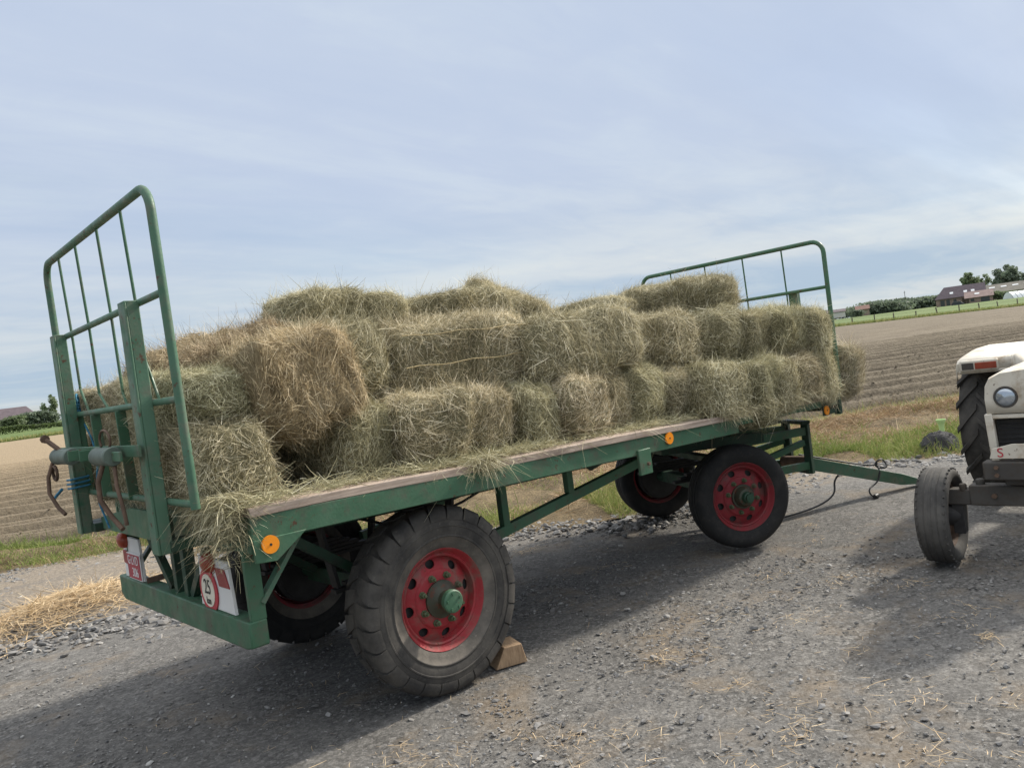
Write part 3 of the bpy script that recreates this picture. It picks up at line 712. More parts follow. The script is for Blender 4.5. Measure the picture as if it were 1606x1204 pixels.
# front row on the deck, from the rear of the trailer to the front
A('greenish bale end in deck row, first one right of the dark gap', .80, .38, .25, dz(.7), .40)
A('wide squat bale end on deck above the rear wheel', 1.23, .52, .20, dz(1.2), .40)
A('narrow bale on edge between the wide squat bale and its twin', 1.70, .36, .20, dz(1.7), .41)
A('narrow leaning bale on edge at the middle of the deck row', 2.02, .34, .14, dz(2.0), .41, L=.98)
A('broad deck bale behind the bare plank, right of the two narrow ones', 2.42, .50, .14, dz(2.4), .42)
A('thin pale green slice of bale on deck, set back', 2.80, .27, .26, dz(2.8), .42)
A('bale end on deck below the seam of two upper bales', 3.14, .42, .15, dz(3.1), .42)
A('thin bale slice wedged left of the overhanging bale', 3.47, .28, .20, dz(3.45), .40)
A('shaggy bale hanging over the deck edge above the middle reflector', 3.84, .56, -.06, dz(3.8)-.06, .45, L=.98)
A('lower bale overhanging the deck just above the front wheel top', 4.28, .44, -.08, dz(4.3)-.07, .47, L=.98)
A('narrow overhanging lower bale, second from the shaggy one towards the front', 4.62, .34, -.08, dz(4.6)-.08, .46, L=.98)
A('rounded overhanging lower bale near the front reflector', 4.95, .42, -.08, dz(4.95)-.07, .49, L=.98)
A('lowest slim bale right above the front orange reflector', 5.31, .32, -.09, dz(5.2)-.06, .47, L=.98)
A('bale sticking out past the front gate, rightmost of the load', 5.76, .40, -.06, 1.06, .46, L=.95)
# second tier
zt = lambda x: dz(x)+.40
A('rounded bale of the middle heap, left end of the twine-tied bale', .93, .54, .40, zt(.9), .50)
tb = bale('long bale lying lengthwise with two pale twines across its side', (1.70, .62, zt(1.7)+.235), (1.04, .40, .48), 1.5)
bale('grey-green long bale lying lengthwise in the second tier, mid trailer', (2.66, .47, zt(2.6)+.215), (1.08, .44, .45), -1)
A('small greenish bale behind the right end of the grey-green long bale', 3.25, .34, .42, zt(3.2), .46)
A('squared bale of the second tier below the long top bale, left of its seam', 3.72, .54, .22, zt(3.7), .43)
A('greenish second-tier bale right of the seam, under the top bale\'s end', 4.33, .54, .20, zt(4.2), .43)
A('thin yellowish bale slice in the second tier right of the top bale', 4.62, .32, .14, zt(4.6)-.02, .42)
A('squat upper bale third from the front gate', 4.90, .34, .04, zt(4.9), .39)
A('slim upper bale second from the front gate', 5.16, .28, .0, zt(5.1)-.01, .39)
A('rounded upper bale closest to the front gate post', 5.38, .32, -.09, zt(5.4)-.01, .40)
# third tier, top of the load
bale('long dark-sided bale on top, left of the heap, against the sky', (1.12, .98, 2.15), (.86, .46, .35), 2, 3.2)
bale('low flat top bale at the summit of the middle heap', (2.05, 1.05, 2.12), (.88, .50, .36), -4)
bale('tilted peaked bale on top, right of the middle heap', (2.78, 1.25, 2.12), (.80, .46, .40), 12, 14, 20)
A('long top bale nearest the front gate, end lit, against the sky', 4.58, .52, .46, 1.90, .41, L=1.05)
A('half hidden bale left of the long top bale near the front gate', 3.95, .46, 1.0, 1.90, .30)
# rear stack behind the tail gate
A('bottom bale bulging past the near post of the rear gate', .055, .44, .10, dz(0), .42)
A('bale second from bottom behind the near post of the rear gate', .045, .40, .17, dz(0)+.39, .27)
def lean(label, x, y, z, brown=False, tilt=17, L=.64, W=.44, H=.46, yaw=0):
    return bale(label, (x, y, z), (L, W, H), yaw, -tilt, 0, brown)
lean('big brown bale leaning over the dark gap at the rear', .49, .41, 1.80, True, 6, .62, .48, .46, 4)
lean('leaning bale directly left of the big brown bale', .41, .88, 1.85, True, 16, .70, .43, .50)
lean('second leaning bale to the left of the big brown bale', .38, 1.33, 1.86, True, 12, .74, .42, .49)
lean('leftmost leaning bale behind the upper rear gate bars', .34, 1.77, 1.77, False, 20, .70, .46, .46)
A('bottom bale at the far side behind the flat bars of the rear gate', .06, .42, 1.12, dz(0), .42)
A('second bale up at the far side behind the flat bars of the rear gate', .04, .38, 1.14, dz(0)+.40, .26)
# bales behind, which carry the top ones
HID = 'bale buried in the load behind the front row'
for x in (.78, 1.27, 1.76, 2.25, 2.74, 3.23, 3.72, 4.21, 4.70, 5.19): A(HID, x, .48, 1.16, dz(x), .40, group='bales buried in the load')
for x in (1.0, 1.5, 2.0, 2.5, 3.0, 3.9, 4.4, 4.9, 5.3): A(HID, x, .46, 1.10, zt(x), .36, L=.86, group='bales buried in the load')
# twine round the long bale
for k, z in enumerate((1.80, 1.985)):
    m = MB(); g = np.random.default_rng(k)
    pts = [(1.20+i*.0835, .398+.004*g.normal(), z+.006*math.sin(i*1.3+k)+.012*(i/12)) for i in range(13)]
    m.tube(pts, .0032, 6)
    o = m.build('twine', TWINE, angle=60); o.parent = tb; o.matrix_parent_inverse = (Matrix.Translation(tb.location) @ tb.rotation_euler.to_matrix().to_4x4() @ Matrix.Diagonal((*tb.scale, 1))).inverted()
# ---- loose hay: strands lying on the deck edge and hanging from it
def strands(name, pts, L, w, mat, label, cat, flat=.25, hang=0.0, tint=(.5, .2), seed=1, parent=None, wander=1.0, up=None):
    g = np.random.default_rng(seed); n = len(pts)
    d = g.normal(size=(n, 3)); d[:, 2] = np.abs(d[:, 2])*flat
    if up is not None: d += np.array(up)
    d = nrm(d); Ls = np.clip(g.lognormal(math.log(L), .45, n), L*.3, L*3.2); ww = g.uniform(w*.5, w*1.4, n)
    bend = g.normal(size=(n, 3))*Ls[:, None]*.35*wander; bend[:, 2] -= Ls*(hang+.0)
    t = np.clip(tint[0]+tint[1]*g.normal(size=n), 0, 1)
    f = nrm(g.normal(size=(n, 3))*.8+np.array([-.3, -.5, .6]))
    V, Q, T = blades(pts, d, Ls, ww, bend, t, f)
    me = np_mesh(name, V, Q, None, T)
    o = link(name, me, mat, parent)
    tag(o, label, cat, kind='stuff'); return o
g = np.random.default_rng(5)
pts = []
for i in range(9000):
    x = g.uniform(.42, 4.1); y = abs(g.normal(0, .10))+.015
    dens = .25+.75*max(0, math.sin(x*2.3+.4))*(.6+.4*math.sin(x*7))
    if x < 2.0 and x > .9: dens = 1
    if g.random() > dens: continue
    pts.append((x, y+.06, dz(x)+g.exponential(.012)+.004))
for i in range(700):       # heap at the rear corner
    x = g.normal(.12, .16); y = abs(g.normal(.02, .12)); pts.append((max(-.04, x), y, dz(0)+g.exponential(.02)))
strands('loose_hay', np.array(pts), .065, .0028, HAY, 'loose hay strewn along the deck edge in front of the bales', 'loose hay', flat=.25, hang=.05, seed=6)
pts = []
for i in range(3800):       # hanging skirt at the rear corner and under the overhanging bales
    x = g.uniform(-.14, .012); y = g.uniform(.02, .42)
    z = dz(0)+.08-abs(g.normal(0, .11)); pts.append((x, y, max(z, 1.0)))
for i in range(700): pts.append((g.normal(1.36, .05), -.01+g.normal(0, .01), dz(1.3)+g.normal(.0, .02)))
for i in range(160): pts.append((g.uniform(1.0, 4.0), -.008, dz(2)+g.normal(0, .02)))
for i in range(1500): pts.append((g.uniform(3.65, 5.4), g.uniform(-.10, -.03), dz(4.5)+.04+g.normal(0, .03)))
strands('hanging_hay', np.array(pts), .062, .0028, HAY, 'long hay wisps hanging down over the side of the deck', 'loose hay', flat=.15, hang=.75, seed=8)
# ------------------------------------------------------------------ tractor
TYRE_G = tyre_mat('dusty_grey_tyre', (.055, .052, .048), (.12, .112, .10), .40)
def make_tractor():
    T = empty('tractor', (6.473, -1.638, 0), math.atan2(-.083, -.9966))
    tag(T, 'old cream-white farm tractor facing the trailer, right side cut off by the frame', 'tractor')
    # front wheels
    def fwheel(y, steer):
        t = MB(); prof = [(.215, -.062), (.235, -.086), (.265, -.102), (.29, -.102), (.308, -.092), (.319, -.072), (.323, -.046), (.3195, -.042), (.3195, -.037), (.3245, -.033), (.327, -.010), (.3235, -.006)]
        prof = prof+[(r, -q) for r, q in prof[::-1]]
        t.lathe(prof, n=56, closed=True)
        for s in (-1, 1):
            for k in range(36):
                a = 2*math.pi*k/36+(.08 if s > 0 else 0)
                t.box((.312*math.cos(a), s*.084, .312*math.sin(a)), (.020, .012, .016), Matrix.Rotation(-a, 3, 'Y'))
        w = t.build('front_wheel', TYRE_G, T, angle=40); w.location = (2.07, y, .327); w.rotation_euler = (0, 0, steer)
        r = MB(); r.lathe([(.205, -.055), (.222, -.066), (.226, -.060), (.205, -.03), (.19, .0), (.205, .03), (.226, .060), (.222, .066), (.20, .05), (.185, .02), (.11, .0), (.06, -.02), (.0, -.03)], n=40, caps=False); r.build('rim', RUST, w)
        sg = 1 if y < 0 else -1
        h = MB(); h.lathe([(0, .0), (.075, .0), (.075, .07), (.06, .10), (.045, .13), (0, .13)] if sg > 0 else [(0, .0), (.075, .0), (.075, -.07), (.06, -.10), (.045, -.13), (0, -.13)], n=20)
        h.box((0, .11*sg, .0), (.09, .07, .24)); h.box((-.05, .13*sg, .11), (.16, .05, .05)); h.build('steering_knuckle', DARK, w, bevel=.004)
        return w
    fwheel(-.60, R(3)); fwheel(.60, R(3))
    m = MB(); m.tube([(1.93, -.52, .42), (1.93, .52, .42)], .014, 8)
    for s in (-1, 1): m.lathe([(0, -.025), (.022, -.025), (.022, .03), (0, .03)], (1.93, s*.52, .42), 'Z', n=10)
    m.build('tie_rod', GREASY, T, angle=60)
    m = MB()
    for s in (-1, 1):
        for z in (.63, .68): m.lathe([(0, 0), (.014, 0), (.014, .012), (0, .012)], (2.22, s*.20, z), 'X', n=6)
        m.lathe([(0, 0), (.018, 0), (.018, .014), (0, .014)], (2.127, s*.25, .475), 'X', n=6)
    m.build('bolt', RUST, T)
    m = MB(); m.tube([(1.95, -.12, .80), (1.80, -.20, .84), (1.6, -.20, .92), (1.45, -.17, .98)], .028, 10); m.build('radiator_hose', RUBBER_HOSE, T, angle=60)
    m = MB(); m.bar((2.07, -.56, .46), (2.07, .56, .46), .10, .105); m.bar((2.07, -.40, .475), (2.07, .40, .475), .115, .135)
    for s in (-1, 1):
        m.lathe([(0, -.03), (.03, -.03), (.03, .02), (0, .03)], (2.07, s*.34, .555), 'Z', n=8); m.lathe([(0, -.03), (.025, -.03), (.025, .02), (0, .02)], (2.10, s*.44, .53), 'Z', n=8)
    m.build('front_axle', GREASY, T, bevel=.008)
    m = MB(); m.box((1.75, 0, .62), (.85, .34, .13)); m.box((2.16, 0, .655), (.12, .56, .12)); m.build('front_bolster', GREASY, T, bevel=.01)
    m = MB(); m.box((1.25, 0, .80), (1.15, .34, .42)); m.box((.45, 0, .72), (.9, .42, .46)); m.box((0, 0, .68), (.5, .5, .5)); m.build('engine_block', DARK, T, bevel=.02)
    m = MB(); m.lathe([(.0, -.62), (.11, -.62), (.11, .62), (.0, .62)], (-.23, 0, .66), n=20); m.build('rear_axle', DARK, T)
    # rear wheels with chevron lugs
    def rwheel(y, mirror):
        Rr, hw = .66, .16
        t = MB(); prof = [(.36, -.11), (.40, -.145), (.48, -.165), (.55, -.165), (.60, -.15), (.622, -.11), (.63, -.05), (.632, 0)]
        t.lathe(prof+[(r, -q) for r, q in prof[::-1][1:]], n=72, closed=True)
        nl = 19
        for s in (-1, 1):
            for k in range(nl):
                a0 = 2*math.pi*(k+(.5 if s > 0 else 0))/nl
                pts = []
                for f, hh in ((0, 1), (.5, 1), (1, 1), (1.08, .0)):
                    yy = s*(.0+hw*min(f, 1.04)); aa = a0+(-.30*f)
                    ri = .622-.05*max(0, f-.6); ro = Rr-.012*f if f <= 1 else .60
                    pts.append((yy, aa, ri, ro))
                vs = []; wd = .042
                for (yy, aa, ri, ro) in pts:
                    for (e, r) in ((-1, ri), (-.8, ro), (.8, ro), (1, ri)):
                        an = aa+e*wd; vs.append((r*math.cos(an), yy, r*math.sin(an)))
                fs = [(0, 1, 2, 3), (15, 14, 13, 12)]
                for q in range(3):
                    for e in range(4): fs.append((q*4+e, q*4+(e+1) % 4, q*4+4+(e+1) % 4, q*4+4+e))
                t.add(vs, fs)
        w = t.build('rear_wheel', TYRE_G, T, angle=35); w.location = (-.23, y, .66)
        r = MB(); r.lathe([(.34, -.11), (.368, -.125), (.372, -.115), (.33, -.07), (.33, .07), (.372, .115), (.368, .125), (.34, .11)], n=48, caps=False)
        r.lathe([(.34, .0), (.2, -.03), (.12, -.03), (0, -.03)], n=40, caps=False); r.build('rim', WHITE, w); return w
    rwheel(-.73, False); rwheel(.73, True)
    # bonnet: rounded nose, cream paint
    sec = [(-.29, 1.02), (-.295, 1.12), (-.285, 1.20), (-.25, 1.255), (-.17, 1.29), (0, 1.305), (.17, 1.29), (.25, 1.255), (.285, 1.20), (.295, 1.12), (.29, 1.02)]
    m = MB(); xs = [(.85, 1, 1.0), (1.6, 1, 1.0), (2.02, .99, 1.0), (2.11, .975, .985), (2.15, .94, .96)]
    vs = []
    for (x, sy, sz) in xs: vs += [(x, y*sy*.86, 1.02+(z-1.02)*sz) for (y, z) in sec]
    n = len(sec); fs = [(i*n+k, i*n+k+1, (i+1)*n+k+1, (i+1)*n+k) for i in range(len(xs)-1) for k in range(n-1)]
    fs.append(tuple(range((len(xs)-1)*n, len(xs)*n))); m.add(vs, fs)
    bn = m.build('bonnet', WHITE, T, angle=30)
    sm = bn.modifiers.new('thick', 'SOLIDIFY'); sm.thickness = .006
    m = MB()
    for s in (-1, 1):
        m.bar((2.125, s*.215, .70), (2.135, s*.228, 1.02), .045, .05, (1, 0, 0))
    m.bar((2.13, -.225, 1.0), (2.13, .225, 1.0), .03, .03); m.build('grille_surround', WHITE, T, bevel=.006)
    m = MB(); m.box((2.03, 0, .86), (.02, .42, .31))
    for k in range(10): m.box((2.045, 0, .73+k*.029), (.012, .41, .006))
    m.build('radiator_screen', DARK, T)
    m = MB()
    for s in (-1, 1): m.box((1.55, s*.235, .88), (.95, .012, .27))
    m.build('side_panel', WHITE, T, bevel=.005)
    for s in (-1, 1):
        l = MB(); l.lathe([(.0, 2.12), (.066, 2.13), (.072, 2.146), (.068, 2.157), (.060, 2.158), (.058, 2.150)], (0, s*.118, 1.125), 'X', n=28); hl = l.build('headlight', GREASY, T)
        q = MB(); q.lathe([(.059, 2.150), (.05, 2.160), (.03, 2.167), (0, 2.170)], (0, s*.118, 1.125), 'X', n=28); q.build('lens', GLASS, hl)
    m = MB(); m.box((2.143, 0, 1.135), (.012, .09, .065)); m.build('nose_badge', DARK, T, bevel=.004)
    # white plate below the grille with a painted letter
    m = MB(); m.prism([(2.20, -.235, .735), (2.20, .235, .735), (2.20, .215, .80), (2.20, .10, .83), (2.20, -.10, .83), (2.20, -.215, .80)], (.010, 0, 0)); nb = m.build('name_plate', WHITE, T, bevel=.003)
    me = text_mesh('S', .085, Matrix(((0, 0, 1, 2.2115), (1, 0, 0, -.17), (0, 1, 0, .772), (0, 0, 0, 1))), .0008); link('lettering', me, SIGN_RED, nb)
    # fenders with front lamps
    for s in (-1, 1):
        m = MB(); sy = 1 if s > 0 else -1
        y0, y1 = .42, .84
        prof = [(.46, 1.19), (.455, 1.26), (.42, 1.288), (.28, 1.31), (-.10, 1.345), (-.55, 1.345), (-.80, 1.24), (-.90, 1.02)]
        th = .012; vs = []
        for (x, z) in prof:
            k = .985 if z < 1.25 else 1
            vs += [(x, sy*y0, z), (x, sy*(y1-.05), z), (x*.99, sy*(y1-.012), z-.014), (x*.98, sy*y1, z-.045), (x*.97, sy*y1, z-.085)]
        n = 5; fs = [(i*n+k, i*n+k+1, (i+1)*n+k+1, (i+1)*n+k) for i in range(len(prof)-1) for k in range(n-1)]
        m.add(vs, fs)
        # inner side wall of the wing
        inner = [(x, sy*y0, z) for (x, z) in prof]+[(-.75, sy*y0, .85), (.40, sy*y0, .85)]
        m.add(inner, [tuple(range(len(inner)))])
        # front apron that carries the lamp
        m.add([(.46, sy*y0, 1.19), (.46, sy*(y1-.03), 1.19), (.455, sy*(y1-.03), 1.165), (.455, sy*y0, 1.165)], [(0, 1, 2, 3)])
        f = m.build('mudguard', WHITE, T, angle=40); sm = f.modifiers.new('thick', 'SOLIDIFY'); sm.thickness = .01
        a = MB(); a.box((.468, sy*.655, 1.228), (.05, .29, .092)); lb = a.build('lamp_housing', WHITE, f, bevel=.012)
        a = MB(); a.box((.495, sy*.60, 1.226), (.008, .16, .055)); a.build('amber_lens', LAMP_RED, f, bevel=.003)
        a = MB(); a.box((.495, sy*.735, 1.226), (.008, .09, .055)); a.build('clear_lens', GREASY, f, bevel=.003)
    # dash, steering wheel and seat
    m = MB(); m.box((.74, 0, 1.20), (.20, .44, .30)); m.build('dashboard', DARK, T, bevel=.03)
    c = Vector((.42, 0, 1.50)); ax = Vector((-.5, 0, 1)).normalized(); uu = Vector((0, 1, 0)); vv = ax.cross(uu)
    m = MB(); m.tube([c+(uu*math.cos(t)+vv*math.sin(t))*.20 for t in np.linspace(0, 2*math.pi, 32, endpoint=False)], .013, 8, closed=True)
    for k in range(3):
        t = k*2.094+.5; m.tube([c, c+(uu*math.cos(t)+vv*math.sin(t))*.20], .008, 6)
    m.tube([c, c-ax*.30], .018, 8); m.build('steering_wheel', DARK, T, angle=60)
    m = MB(); m.box((-.15, 0, 1.02), (.42, .46, .09)); m.box((-.36, 0, 1.20), (.08, .44, .32)); m.build('seat', DARK, T, bevel=.035)
    m = MB(); m.tube([(1.45, .20, 1.28), (1.45, .20, 1.9)], .03, 12); m.build('exhaust_pipe', RUST, T)
    # loose wires at the front wheel
    m = MB(); m.tube([(1.2, -.30, .98), (1.1, -.42, .95), (1.15, -.45, .80), (1.3, -.38, .70)], .006, 6); m.tube([(1.2, -.3, .85), (1.05, -.44, .88), (1.1, -.46, .72)], .005, 6); m.build('loose_wire', GREASY, T)
    return T
make_tractor()
# ------------------------------------------------------------------ terrain
# s: distance across the field from the trailer's origin, t: distance along its edge
NS = np.array([math.cos(R(62)), math.sin(R(62))]); TS = np.array([math.sin(R(62)), -math.cos(R(62))])
def sst(a, b, x): u = np.clip((x-a)/(b-a), 0, 1); return u*u*(3-2*u)
def xy(s, t): return np.stack([s*NS[0]+t*TS[0], s*NS[1]+t*TS[1]], -1)
def z_far(s, t):
    z110 = np.interp(t, [-400, -39, 30, 83, 119, 400], [.3, .34, .7, .95, .30, .3])
    return np.where(s < 110, z110*np.clip((s-9)/101, 0, 1), z110+3.0*(1-np.exp(-(s-110)/110)))
def bank_in(t): return 7.3-2.75*sst(-2.5, 1.2, t)+.25*np.sin(t*1.3)+.15*np.sin(t*3.1+1)
def z_bank(s, t):
    b = bank_in(t); f = (s-b)/(9.2-b)
    h = .07+.05*sst(-1, 7, t)
    prof = np.interp(f, [-.2, 0, .12, .42, .66, .85, 1.0, 1.15], [-.5, 0, .3, .75, 1.0, .5, -.35, -2.2])
    p = np.stack([s, t], -1).reshape(-1, 2)
    n = (vnoise(p, 3, 1.6, 4).reshape(s.shape))*.5+(vnoise(p, 9, 5, 2).reshape(s.shape))*.25
    return prof*h+n*.13*np.clip(prof*3, 0, 1)
def sheet(name, sv, tv, zf, mat, jit=0):
    SS, TT = np.meshgrid(sv, tv, indexing='ij'); Z = zf(SS, TT); P = xy(SS, TT)
    V = np.concatenate([P.reshape(-1, 2), Z.reshape(-1, 1)], 1)
    a, b = len(sv), len(tv); i = np.arange(a-1)[:, None]*b+np.arange(b-1)[None]
    Q = np.stack([i, i+1, i+b+1, i+b], -1).reshape(-1, 4)
    if True:
        c = np.cross(V[Q[0, 1]]-V[Q[0, 0]], V[Q[0, 2]]-V[Q[0, 0]])
        if c[2] < 0: Q = Q[:, ::-1]
    me = np_mesh(name, V, Q, smooth=True); o = link(name, me, mat); o['kind'] = 'structure'; return o
def ground_mat(name, stops, sc=(.6, 8, 60), fine=.35, bumps=((25, .5, .03), (120, .4, .01)), extra=None, rough=.95):
    m, nt, b = newmat(name)
    c = ramp(nt, tex_noise(nt, sc[0], 6, .62), stops)
    c = mix(nt, ramp(nt, tex_noise(nt, sc[1], 7, .7), [(.35, 0.0), (.75, fine)]), c, tuple(x*1.7 for x in stops[-1][1]))
    c = mix(nt, ramp(nt, tex_noise(nt, sc[2], 4, .6), [(.42, fine*1.3), (.56, 0.0)]), c, tuple(x*.45 for x in stops[0][1]))
    if extra: c = extra(nt, c)
    nt.links.new(c, b.inputs['Base Color']); b.inputs['Roughness'].default_value = rough; b.inputs['Specular IOR Level'].default_value = .2
    prev = None
    for (s, st, d) in bumps:
        n = nt.nodes.new('ShaderNodeBump'); n.inputs['Strength'].default_value = st; n.inputs['Distance'].default_value = d
        nt.links.new(tex_noise(nt, s, 5, .65), n.inputs['Height'])
        if prev: nt.links.new(prev, n.inputs['Normal'])
        prev = n.outputs[0]
    nt.links.new(prev, b.inputs['Normal']); return m
def gravel_extra(nt, c):
    # voronoi stones of differing grey
    tc = nt.nodes.new('ShaderNodeTexCoord')
    for (sc, f) in ((38, .55), (90, .45)):
        v = nt.nodes.new('ShaderNodeTexVoronoi'); v.inputs['Scale'].default_value = sc; nt.links.new(tc.outputs['Object'], v.inputs['Vector'])
        sx = nt.nodes.new('ShaderNodeSeparateColor'); nt.links.new(v.outputs['Color'], sx.inputs[0])
        k = ramp(nt, sx.outputs[0], [(.2, (.35, .35, .35)), (.6, (.8, .8, .8)), (.97, (1.5, 1.5, 1.5))])
        msk = ramp(nt, tex_noise(nt, 3, 5, .6), [(.35, f*.35), (.65, f)])
        c = mix(nt, msk, c, mix(nt, 1.0, c, k, 'MULTIPLY'))
    # brown soil and chaff worked into the stone in patches
    c = mix(nt, ramp(nt, tex_noise(nt, 1.3, 6, .65), [(.52, 0.0), (.72, .7)]), c, (.25, .19, .125))
    # brown dirt verge on the outer side of the track
    sp = nt.nodes.new('ShaderNodeSeparateXYZ'); nt.links.new(tc.outputs['Object'], sp.inputs[0])
    def M(op, a, b):
        q = nt.nodes.new('ShaderNodeMath'); q.operation = op
        for i, v in enumerate((a, b)):
            if isinstance(v, (int, float)): q.inputs[i].default_value = v
            else: nt.links.new(v, q.inputs[i])
        return q.outputs[0]
    s = M('ADD', M('MULTIPLY', sp.outputs[0], float(NS[0])), M('MULTIPLY', sp.outputs[1], float(NS[1])))
    s = M('ADD', s, M('MULTIPLY', tex_noise(nt, 1.2, 5, .65), 2.2))
    c = mix(nt, ramp(nt, M('MULTIPLY', s, .1), [(.50, 0.0), (.60, .85)]), c, mix(nt, ramp(nt, tex_noise(nt, 26, 5, .7), [(.4, 0.0), (.6, 1.0)]), (.17, .14, .105), (.31, .26, .20)))
    # darker, finer wheel lanes
    c = mix(nt, ramp(nt, tex_noise(nt, 2.2, 5, .6, stretch=(.35, 1.6, 1)), [(.5, 0.0), (.68, .45)]), c, (.125, .12, .115))
    return c
GRAVEL = ground_mat('grey_gravel', [(.3, (.135, .129, .12)), (.55, (.18, .172, .16)), (.75, (.22, .208, .19))], (.5, 9, 55), .3, ((18, .5, .02), (70, .6, .012), (190, .5, .006)), gravel_extra)
def soil_extra(nt, c):
    # the soil dries pale towards the far left of the field
    tc = nt.nodes.new('ShaderNodeTexCoord'); sp = nt.nodes.new('ShaderNodeSeparateXYZ'); nt.links.new(tc.outputs['Object'], sp.inputs[0])
    def M(op, a, b):
        n = nt.nodes.new('ShaderNodeMath'); n.operation = op
        for i, v in enumerate((a, b)):
            if isinstance(v, (int, float)): n.inputs[i].default_value = v
            else: nt.links.new(v, n.inputs[i])
        return n.outputs[0]
    t = M('SUBTRACT', M('MULTIPLY', sp.outputs[0], float(TS[0])), M('MULTIPLY', sp.outputs[1], float(-TS[1])))
    s = M('ADD', M('MULTIPLY', sp.outputs[0], float(NS[0])), M('MULTIPLY', sp.outputs[1], float(NS[1])))
    u = M('ADD', M('SUBTRACT', M('MULTIPLY', s, .012), M('MULTIPLY', t, .028)), M('MULTIPLY', tex_noise(nt, .06, 4), .5))
    return mix(nt, ramp(nt, u, [(.42, 0.0), (1.15, .95)]), c, (.31, .24, .155))
SOIL = ground_mat('ploughed_soil', [(.3, (.118, .096, .068)), (.55, (.162, .134, .095)), (.75, (.20, .166, .118))], (.25, 3, 14), .3, ((5, .6, .10), (16, .6, .05), (55, .4, .02)), soil_extra)
MEADOW = ground_mat('meadow_grass', [(.3, (.085, .13, .042)), (.55, (.115, .16, .052)), (.75, (.16, .185, .07))], (.03, .4, 3), .2, ((1.5, .6, .2),))
BANKM = ground_mat('bank_earth', [(.3, (.075, .056, .034)), (.5, (.145, .11, .062)), (.7, (.26, .195, .11))], (1.4, 7, 40), .35, ((9, .7, .05), (40, .7, .03)))
def nonuni(*segs):
    return np.unique(np.concatenate([np.arange(a, b, d) for a, b, d in segs]).round(4))
sheet('ground', nonuni((-3000, -60, 400), (-60, 112, 8), (112, 300, 12), (300, 1000, 70), (1000, 7001, 600)), nonuni((-6000, -400, 500), (-400, 400, 20), (400, 6001, 500)),
      lambda s, t: z_far(s, t)-np.where(s < 110.5, .9, 0.0), MEADOW)
sheet('gravel_yard', nonuni((-40, -8, 2), (-8, 10, .16), (10, 11, .5)), nonuni((-40, -9, 2), (-9, 16, .16), (16, 60, 2)),
      lambda s, t: .022*vnoise(np.stack([s, t], -1).reshape(-1, 2), 21, .9, 3).reshape(s.shape)-.012-.5*sst(7.6, 9.0, s), GRAVEL)
sheet('earth_bank', nonuni((4.2, 9.9, .075)), nonuni((-30, -8, .8), (-8, 17, .09), (17, 60, .8)), z_bank, BANKM)
def z_field(s, t):
    p = np.stack([s*.55, t*.12], -1).reshape(-1, 2)
    wob = .10*vnoise(p, 31, .5, 2).reshape(s.shape)
    ph = (s+wob)/.78*2*math.pi
    amp = .145*np.interp(s, [9.2, 10.5, 28, 36, 60, 110], [.4, 1, 1, .45, .3, .1])
    big = .07*np.exp(-((s-23.5)/.6)**2)*sst(-5, 15, t)-.09*np.exp(-((s-25)/.7)**2)*sst(-5, 15, t)
    cl = .03*vnoise(np.stack([s, t], -1).reshape(-1, 2), 33, 4.5, 3).reshape(s.shape)
    u = (ph/(2*math.pi)) % 1.0; alt = np.where(np.floor(ph/(2*math.pi)) % 2 == 0, 1.0, .5)
    rid = np.interp(u, [0, .16, .32, .6, 1.0], [-.8, 1.0, 1.0, .1, -.8])*alt
    return z_far(s, t)-.17*np.exp(-np.clip(s-9.2, 0, 99)/9)+amp*rid+big+cl*np.interp(s, [9, 40, 80], [1, .6, .2])-.02-.16*(1-sst(9.0, 9.7, s))
sheet('ploughed_field', nonuni((9.0, 40, .065), (40, 110.3, .35)), nonuni((-140, -45, 6), (-45, -12, 1.2), (-12, 45, .5), (45, 140, 1.4), (140, 300, 10)), z_field, SOIL)

# ---- stones, straw and grass
def stones(name, pts, size, mat, label, cat, seed=0):
    g = np.random.default_rng(seed); n = len(pts)
    ph = (1+5**.5)/2
    base = np.array([(-1, ph, 0), (1, ph, 0), (-1, -ph, 0), (1, -ph, 0), (0, -1, ph), (0, 1, ph), (0, -1, -ph), (0, 1, -ph), (ph, 0, -1), (ph, 0, 1), (-ph, 0, -1), (-ph, 0, 1)])/1.9
    F = np.array([(0, 11, 5), (0, 5, 1), (0, 1, 7), (0, 7, 10), (0, 10, 11), (1, 5, 9), (5, 11, 4), (11, 10, 2), (10, 7, 6), (7, 1, 8), (3, 9, 4), (3, 4, 2), (3, 2, 6), (3, 6, 8), (3, 8, 9), (4, 9, 5), (2, 4, 11), (6, 2, 10), (8, 6, 7), (9, 8, 1)])
    v = base[None]*(1+.28*g.normal(size=(n, 12, 1)).clip(-1.4, 1.4))
    sc = size[:, None]*np.stack([g.uniform(.7, 1.3, n), g.uniform(.5, 1.0, n), g.uniform(.3, .6, n)], 1)
    v = v*sc[:, None]
    a = g.uniform(0, 6.28, n); c, s = np.cos(a)[:, None], np.sin(a)[:, None]
    x = v[:, :, 0]*c-v[:, :, 1]*s; y = v[:, :, 0]*s+v[:, :, 1]*c
    tx = g.normal(0, .25, (n, 1)); z = v[:, :, 2]+x*tx
    V = np.stack([x, y, z], -1)+pts[:, None]
    T = (F[None]+np.arange(n)[:, None, None]*12).reshape(-1, 3)
    me = np_mesh(name, V.reshape(-1, 3), np.zeros((0, 4), int), T, np.repeat(np.clip(g.normal(.45, .22, n), 0, 1), 12))
    o = link(name, me, mat); tag(o, label, cat, kind='stuff'); return o
